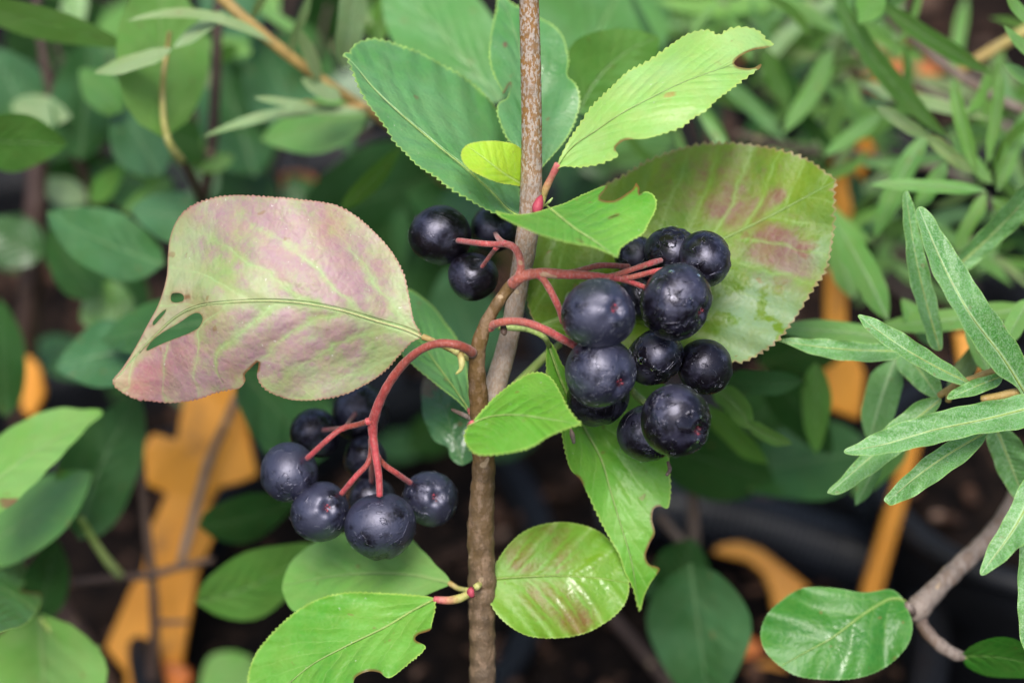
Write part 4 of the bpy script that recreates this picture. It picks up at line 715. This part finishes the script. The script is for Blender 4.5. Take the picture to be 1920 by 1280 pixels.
# ================================================================== narrow-leaved shrub on the right, in focus
nf = empty('narrow_leaved_shrub', gbase(1960, 640), 'downy narrow leaved shrub in focus at the right edge', 'shrub')
tube('stem', [(1760, 742, 10, 6), (1790, 725, 9, 8), (1830, 708, 8, 8), (1870, 695, 7, 9), (1930, 672, 6, 9), (2010, 640, 10, 10), (2060, 760, 40, 12), (2100, 900, 90, 13), (2120, 1000, 130, 14)], 'twig_yel', nf, step=6, bumps=.12)
tube('twig', [(1840, 748, 5, 7), (1875, 742, 5, 8), (1930, 728, 6, 8), (2000, 700, 10, 8), (2030, 690, 14, 9)], 'twig_yel', nf, step=6, bumps=.12)
tube('twig', [(1778, 752, 10, 6), (1782, 730, 9, 7), (1800, 716, 9, 7)], 'twig_yel', nf, step=4)
def nleaf(o, mr, d, **k):
    (ax_, ay_), (bx_, by_) = mr[0], mr[-1]; l_ = math.hypot(bx_-ax_, by_-ay_); ux, uy = -(by_-ay_)/l_*22, (bx_-ax_)/l_*22; tl_ = k.pop('tilt', 1.0)
    d = [p for p in d if min(segdist(np.array([p[:2]], float), np.array(mr, float), False)[0]) < 12]
    d = [q for p in d for q in ((p[0]+ux, p[1]+uy, p[2]+tl_), (p[0]-ux, p[1]-uy, p[2]-tl_))]
    return hero(nf, 'fuzzy', o, mr, d, teeth=None, grid=8, fold=k.pop('fold', 1.3), rip=k.pop('rip', .5), rib=k.pop('rib', 2.2), ribmat='petiole_g', **k)
nleaf([(1922, 748), (1908, 728), (1868, 699), (1840, 665), (1817, 632), (1784, 574), (1750, 514), (1735, 470), (1722, 425), (1717, 398), (1723, 387), (1735, 390), (1752, 410), (1764, 430), (1804, 490), (1844, 554), (1885, 611), (1925, 680)], [(1924, 740), (1880, 670), (1820, 590), (1770, 500), (1722, 388)], [(1924, 740, 5), (1820, 590, -3), (1722, 388, -2)], label='broad downy leaf pointing up at the right edge', wet=[(1775, 510, 12, .7)], tint=.1)
nleaf([(1752, 655), (1740, 640), (1727, 598), (1712, 550), (1703, 514), (1697, 450), (1692, 400), (1694, 365), (1702, 358), (1712, 380), (1722, 425), (1744, 514), (1762, 590), (1768, 650)], [(1762, 655), (1735, 560), (1715, 470), (1698, 360)], [(1762, 655, 14), (1715, 470, 12), (1698, 360, 10)], label='upright narrow leaf left of the broad downy one', tint=.3)
nleaf([(1817, 716), (1808, 722), (1767, 712), (1717, 685), (1666, 652), (1629, 623), (1613, 600), (1608, 592), (1616, 589), (1649, 601), (1700, 628), (1750, 662), (1794, 692)], [(1816, 717), (1760, 690), (1700, 656), (1640, 615), (1610, 592)], [(1816, 717, 6), (1700, 656, 1), (1610, 592, 2)], label='downy leaf with a pale curled tip, pointing up left', tint=.1)
nleaf([(1690, 660), (1680, 672), (1640, 678), (1560, 673), (1500, 656), (1470, 642), (1448, 636), (1470, 634), (1500, 634), (1560, 636), (1620, 642), (1680, 646)], [(1690, 658), (1600, 656), (1520, 648), (1450, 636)], [(1690, 658, 14), (1560, 650, 12), (1450, 636, 12)], label='horizontal narrow leaf right of the berries', tint=.2)
nleaf([(1925, 798), (1834, 814), (1750, 833), (1666, 850), (1620, 854), (1596, 853), (1583, 845), (1609, 829), (1666, 800), (1750, 773), (1817, 758), (1885, 746), (1925, 742)], [(1925, 766), (1850, 785), (1750, 806), (1660, 832), (1585, 846)], [(1925, 766, 3), (1750, 806, -2), (1585, 846, -3)], label='large downy leaf pointing left at the right edge', wet=[(1880, 790, 22, .5)], tint=.15)
nleaf([(1850, 812), (1827, 850), (1767, 895), (1717, 928), (1676, 946), (1664, 943), (1660, 930), (1700, 888), (1743, 850), (1790, 822), (1830, 808)], [(1845, 812), (1780, 850), (1720, 892), (1666, 938)], [(1845, 812, 6), (1720, 892, 2), (1666, 938, 3)], label='wet downy leaf pointing down left', wet=[(1780, 850, 24, .8), (1680, 925, 14, .6)], tint=.1)
nleaf([(1765, 748), (1740, 790), (1700, 838), (1650, 878), (1616, 901), (1576, 926), (1556, 925), (1554, 918), (1590, 880), (1640, 820), (1690, 775), (1730, 748)], [(1764, 748), (1700, 800), (1640, 850), (1555, 924)], [(1764, 748, 12), (1660, 830, 12), (1555, 924, 9)], label='narrow leaf half hidden under the large downy leaf', fold=2.0, tint=.4)
nleaf([(1880, 702), (1870, 724), (1830, 740), (1790, 748), (1776, 746), (1790, 728), (1830, 710), (1866, 700)], [(1878, 705), (1830, 724), (1778, 747)], [(1878, 705, 6), (1778, 747, 4)] + [(1830, 740, 4)], label='short leaf at the twig node', tint=.5)
nleaf([(1930, 1000), (1905, 1032), (1871, 1062), (1846, 1077), (1838, 1070), (1851, 1028), (1885, 968), (1925, 895)], [(1930, 940), (1895, 1000), (1841, 1074)], [(1930, 940, -4), (1841, 1074, -5), (1880, 970, -2)], label='pale downy leaf low at the right edge', tint=.25)
nleaf([(1925, 960), (1912, 1030), (1908, 1100), (1910, 1170), (1917, 1210), (1930, 1225), (1940, 1100)], [(1930, 960), (1922, 1100), (1922, 1215)], [(1930, 960, 0), (1922, 1100, 0), (1940, 1215, 0)], label='leaf edge hanging at the right border')
nleaf([(1850, 815), (1865, 870), (1885, 910), (1905, 935), (1925, 945), (1925, 850), (1900, 812), (1880, 800)], [(1870, 808), (1895, 870), (1922, 940)], [(1870, 808, 16), (1922, 940, 18), (1850, 860, 16)], label='grey green leaf in the shade at the right edge', tint=.1)
nleaf([(1700, 640), (1730, 660), (1760, 700), (1765, 745), (1745, 745), (1705, 715), (1680, 680)], [(1690, 650), (1725, 695), (1760, 745)], [(1690, 650, 22), (1760, 745, 14), (1700, 710, 20)], label='leaf behind the curled one')
nleaf([(1790, 490), (1850, 420), (1925, 345), (1930, 400), (1870, 460), (1815, 505)], [(1795, 500), (1860, 440), (1928, 370)], [(1795, 500, 26), (1928, 370, 18), (1860, 440, 24)], label='narrow leaf pointing down left from the right edge')
for a in [('nar', 1700, 640, 1440, 615, 38, 30, 32, 2, 6), ('nar', 1930, 575, 1640, 612, 42, 32, 34, 3, -5), ('fuzzy', 1680, 672, 1630, 830, 64, 26, 28, 3, 4), ('nar', 1930, 560, 1880, 650, 40, 22, 18, 2, 0), ('nar', 1665, 600, 1560, 405, 52, 36, 42, 3, 4), ('nar', 1760, 650, 1690, 560, 40, 36, 36, 2, 0), ('silver', 1775, 735, 1880, 600, 36, 26, 26, 2, 0), ('fuzzy', 1650, 860, 1604, 947, 30, 20, 22, 2, 0), ('nar', 1855, 700, 1810, 600, 30, 22, 22, 2, 0)]:
    bleaf(nf, *a, shape='n', fold=.25)
# blurred narrow-leaved shrubs behind
nb1 = empty('narrow_leaved_shrub', gbase(1500, 560), 'out of focus narrow leaved shrub beyond the lime leaf', 'shrub', 'out of focus narrow leaved shrubs')
nb2 = empty('narrow_leaved_shrub', gbase(1880, 420), 'out of focus narrow leaved shrub at upper right, behind the downy leaves', 'shrub', 'out of focus narrow leaved shrubs')
nb3 = empty('narrow_leaved_shrub', gbase(1480, 900), 'out of focus narrow leaved shrub under the large blushed leaf', 'shrub', 'out of focus narrow leaved shrubs')
tube('stem', [(1640, 10, 66, 9), (1700, 65, 64, 10), (1780, 130, 62, 10), (1860, 180, 60, 10), (1960, 240, 60, 11), (2050, 400, 90, 12)], 'twig_grey', nb2, step=10, bumps=.08)
tube('stem', [(1380, 250, 84, 8), (1450, 270, 82, 8), (1560, 290, 78, 9), (1680, 305, 76, 9), (1780, 325, 76, 9), (1900, 420, 100, 9)], 'twig_grey', nb1, step=10, bumps=.08)
tube('twig', [(1600, 100, 80, 6), (1700, 150, 80, 7), (1800, 200, 80, 7), (1940, 260, 84, 8)], 'twig_grey', nb2, step=10)
for i, a in enumerate([(1560, -20, 1780, 262, 40, 48, 40, 3, 18), (1650, 5, 1862, 140, 34, 44, 40, 2, 6), (1645, 200, 1745, 262, 26, 34, 34, 1, 0), (1735, 252, 1825, 325, 26, 36, 36, 1, 0), (1850, 358, 1628, 346, 24, 34, 32, 1, 4), (1785, 145, 1835, 335, 26, 42, 40, 1, 4), (1876, 130, 1850, 310, 22, 42, 40, 1, -4), (1742, 245, 1640, 450, 38, 46, 44, 2, 8), (1776, 305, 1712, 400, 30, 44, 40, 2, 0),
          (1562, 90, 1468, 250, 36, 64, 60, 3, -6), (1430, 90, 1478, 205, 34, 66, 66, 3, 0), (1655, 212, 1545, 292, 28, 62, 60, 2, 0), (1580, 170, 1540, 290, 28, 70, 70, 3, 0), (1600, 560, 1555, 400, 50, 60, 64, 3, 0), (1860, 345, 1780, 250, 26, 44, 44, 1, 0), (1870, 360, 1925, 200, 30, 44, 44, 1, 0), (1860, 370, 1925, 420, 26, 44, 44, 1, 0), (1850, 360, 1790, 470, 26, 44, 44, 1, 0)]):
    bleaf(nb2 if a[0] > 1600 else nb1, ('silver' if i in (2, 3) else 'nar'), *a, shape='n', fold=.25)
for a in [('pale', 1655, -30, 1612, 46, 56, 40, 38, 5, 0), ('nar', 1960, 60, 1884, -20, 22, 26, 20, 1, -8), ('nar', 1980, 130, 1882, 48, 22, 26, 20, 1, -6), ('nar', 1960, 170, 1882, 118, 24, 30, 26, 1, 0)]:
    bleaf(nb2, *a, shape='s' if a[0] == 'pale' else 'n')
tube('yellow_shoot', [(1800, 132, 66, 11), (1860, 95, 64, 11), (1960, 38, 62, 12), (2050, -10, 70, 12)], 'petiole_y', nb2, step=10)
for i in range(168):   # loose mass of shoots between them
    tgt = nb1 if i % 2 else nb2
    cx = rng.uniform(1240, 1600) if i % 2 else rng.uniform(1560, 1980); cy = rng.uniform(-60, 400 if i % 2 else 520)
    if 1690 < cx < 1930 and cy < 190 and rng.random() < .8: continue
    if 1540 < cx < 1660 and 170 < cy < 420 and rng.random() < .85: continue
    a = rng.uniform(0, 6.28); L = rng.uniform(150, 270); d = rng.uniform(62, 135)
    bleaf(tgt, rng.choice(['nar', 'nar', 'nar', 'fuzzy', 'pale', 'dark', 'silver']), cx, cy, cx+L*math.cos(a), cy+L*math.sin(a)*.9, rng.uniform(16, 30), d, d-rng.uniform(0, 18), curve=rng.uniform(-26, 26), shape='n', fold=.25, ns=8, nh=2)
nb4 = empty('narrow_leaved_shrub', gbase(1700, 320), 'out of focus shrub with the thinnest blades, between the lime leaf and the right edge', 'shrub', 'out of focus narrow leaved shrubs')
for i in range(96):
    cx = rng.uniform(1260, 1980); cy = rng.uniform(-60, 480)
    if 1690 < cx < 1930 and cy < 200: continue
    if 1500 < cx < 1670 and 130 < cy < 460 and rng.random() < .9: continue
    a = rng.uniform(-2.6, -.4) if rng.random() < .7 else rng.uniform(0, 6.28); L = rng.uniform(110, 230); d = rng.uniform(48, 100)
    bleaf(nb4, rng.choice(['nar', 'fuzzy', 'pale', 'silver', 'nar']), cx, cy, cx+L*math.cos(a), cy+L*math.sin(a)*.9, rng.uniform(12, 24), d, d-rng.uniform(0, 18), curve=rng.uniform(-24, 24), shape='n', fold=.25, ns=8, nh=2)
for i in range(9):
    cx, cy = rng.uniform(1400, 1900), rng.uniform(20, 500); a = rng.uniform(.2, .9); d = rng.uniform(95, 125)
    tube('twig', [(cx-150, cy-150*a, d, 5), (cx, cy, d+4, 6), (cx+150, cy+140*a, d+12, 6)], 'twig_grey', nb1 if i % 2 else nb2, step=16, sides=8)
for a in [('blue', 1350, 715, 1508, 714, 46, 36, 32, 3, 3), ('nar', 1335, 725, 1410, 806, 44, 32, 30, 3, -10), ('nar', 1400, 790, 1486, 832, 26, 30, 30, 2, 6), ('mid', 1325, 760, 1440, 870, 40, 44, 44, 3, 6)]:
    bleaf(nb3, *a, shape='n', fold=.25)
for a in [('dark', 1240, 830, 1452, 905, 150, 66, 70, 8, 0), ('dark', 1640, 850, 1370, 900, 150, 70, 74, 6, 10), ('dark', 1440, 690, 1560, 850, 90, 56, 60, 5, 0), ('mid', 1530, 680, 1530, 850, 56, 50, 50, 4, 0), ('dark', 1330, 860, 1480, 730, 120, 78, 80, 5, 0), ('mid', 1700, 800, 1600, 930, 70, 60, 60, 5, 0), ('dark', 1420, 680, 1600, 640, 90, 80, 80, 5, 0), ('blue', 1295, 1055, 1330, 1330, 190, 52, 58, 8, 0), ('dark', 1260, 1120, 1300, 1010, 110, 64, 66, 8, 0), ('blue', 1200, 1110, 1290, 1060, 60, 80, 80, 3, 0)]:
    bleaf(nb3, *a)
bleaf(la, 'dark', 440, 600, 190, 640, 120, 44, 46, 9, 6, tint=.3)
tube('stem', [(1300, 820, 74, 9), (1296, 880, 76, 10), (1300, 960, 80, 11), (1302, 1040, 84, 13), (1310, 1100, 95, 12), (1330, 1300, 130, 12)], 'twig_grey', nb3, step=10, bumps=.08)
tube('twig', [(1235, 965, 84, 9), (1270, 1005, 84, 10), (1300, 1035, 84, 11)], 'twig_grey', nb3, step=10, bumps=.08)
# ================================================================== grey-barked shrub at the lower right
gr = empty('chokeberry_shrub', gbase(1940, 1000), 'grey barked chokeberry branch at lower right with one glossy oval leaf', 'shrub')
tube('branch', [(1995, 720, 60, 15), (1940, 860, 44, 17), (1890, 960, 34, 18), (1850, 1012, 30, 18), (1800, 1060, 26, 19), (1755, 1105, 23, 20), (1722, 1140, 21, 24), (1712, 1160, 21, 16)], 'twig_grey', gr, step=6, bumps=.08, sides=16)
tube('twig', [(1720, 1148, 21, 15), (1735, 1180, 21, 13), (1762, 1208, 20, 13), (1790, 1226, 20, 12), (1808, 1230, 20, 9)], 'twig_grey', gr, step=5, bumps=.1)
tube('bud', [(1712, 1150, 20, 9), (1704, 1138, 18, 9), (1699, 1128, 18, 3)], 'twig_grey', gr, step=4)
hero(gr, 'glossy', [(1700, 1138, 'n'), (1690, 1118), (1668, 1104), (1620, 1110, 'n'), (1560, 1101), (1505, 1102), (1465, 1125), (1436, 1155), (1426, 1190), (1436, 1222), (1465, 1250), (1500, 1268), (1560, 1274), (1610, 1270), (1652, 1255), (1685, 1230), (1706, 1200), (1711, 1168)], [(1700, 1126), (1670, 1122), (1620, 1150), (1560, 1195), (1510, 1222), (1440, 1262)],
     [(1700, 1130, 18), (1560, 1190, 14.5), (1430, 1200, 16), (1500, 1102, 18), (1610, 1272, 12)], teeth=(9, 1.0), fold=.6, rip=.9, curl=-1, wet=[(1590, 1200, 44, .9), (1600, 1262, 25, .5), (1520, 1150, 30, .25), (1655, 1190, 20, .3)], rib=1.2, burn=[(1668, 1170, 5, .7), (1652, 1255, 7, .6)], label='glossy oval leaf beside the grey branch')
bleaf(gr, 'glossy', 1800, 1230, 1980, 1262, 76, 20, 14, 4, -12, pet=[(1802, 1230, 20, 6), (1812, 1231, 20, 5), (1826, 1233, 20, 4)])
# ================================================================== more foliage deeper in
dp = empty('chokeberry_shrub', gbase(620, 250), 'dim chokeberry foliage far behind the tall cool leaf, at upper centre left', 'shrub', 'out of focus chokeberry shrubs')
for i in range(34):
    cx, cy = rng.uniform(-60, 1250), rng.uniform(-80, 430)
    if cx < 120 and cy > 60: continue
    a = rng.uniform(0, 6.28); L = rng.uniform(130, 210); d = rng.uniform(110, 165)
    bleaf(dp, rng.choice(['blue', 'dark', 'dark', 'mid', 'dark']), cx, cy, cx+L*math.cos(a), cy+L*math.sin(a), L*rng.uniform(.5, .62), d, d+rng.uniform(-18, 10), ns=8, nh=2)
dq = empty('chokeberry_shrub', gbase(420, 620), 'dim chokeberry foliage behind the pink leaf', 'shrub', 'out of focus chokeberry shrubs')
for i in range(30):
    cx, cy = rng.uniform(60, 900), rng.uniform(430, 860)
    if cx < 420 and cy > 640: continue
    a = rng.uniform(0, 6.28); L = rng.uniform(110, 180); d = rng.uniform(105, 160)
    bleaf(dq, rng.choice(['dark', 'dark', 'blue', 'dark']), cx, cy, cx+L*math.cos(a), cy+L*math.sin(a), L*rng.uniform(.5, .62), d, d+rng.uniform(-18, 10), ns=8, nh=2)
for i in range(26):
    cx, cy = rng.uniform(-20, 720), rng.uniform(-60, 420)
    if 150 < cx < 360 and cy < 280: continue
    a = rng.uniform(0, 6.28); L = rng.uniform(60, 130); d = rng.uniform(72, 105)
    bleaf(dq, rng.choice(['pale', 'mid', 'blue', 'silver', 'nar']), cx, cy, cx+L*math.cos(a), cy+L*math.sin(a), L*rng.uniform(.25, .6), d, d+rng.uniform(-10, 10), ns=8, nh=2)
for i in range(7):
    cx, cy = rng.uniform(0, 640), rng.uniform(0, 300); d = rng.uniform(80, 110); dx_ = rng.uniform(-90, 90)
    tube('twig', [(cx-dx_, cy-150, d, 4), (cx, cy, d+3, 5), (cx+dx_*.6, cy+140, d+14, 6)], 'twig_dark', dq, step=16, sides=8, bumps=.1)
bleaf(main, 'mid', 1160, 700, 1262, 792, 90, 22, 24, 2, 0)
tube('shoot', [(1178, 722, 12, 5), (1192, 740, 12, 7), (1206, 752, 10, 7), (1218, 764, 8, 6)], 'petiole_g', main, step=4)
# loose sticks
for k_, (rows, mt, lb_) in enumerate([([(448, 735, 88, 8), (420, 800, 88, 8), (390, 870, 88, 9), (365, 960, 88, 9), (338, 1060, 88, 8)], 'twig_grey', 'thin brown stick leaning across the orange cross'),
     ([(1100, 1100, 110, 8), (1160, 1170, 108, 10), (1220, 1240, 106, 11), (1290, 1330, 104, 12)], 'twig_dark', 'dull stick lying behind the round wet leaf')]):
    o = tube('stick', rows, mt, None, step=10, bumps=.08); tag(o, lb_, 'stick')
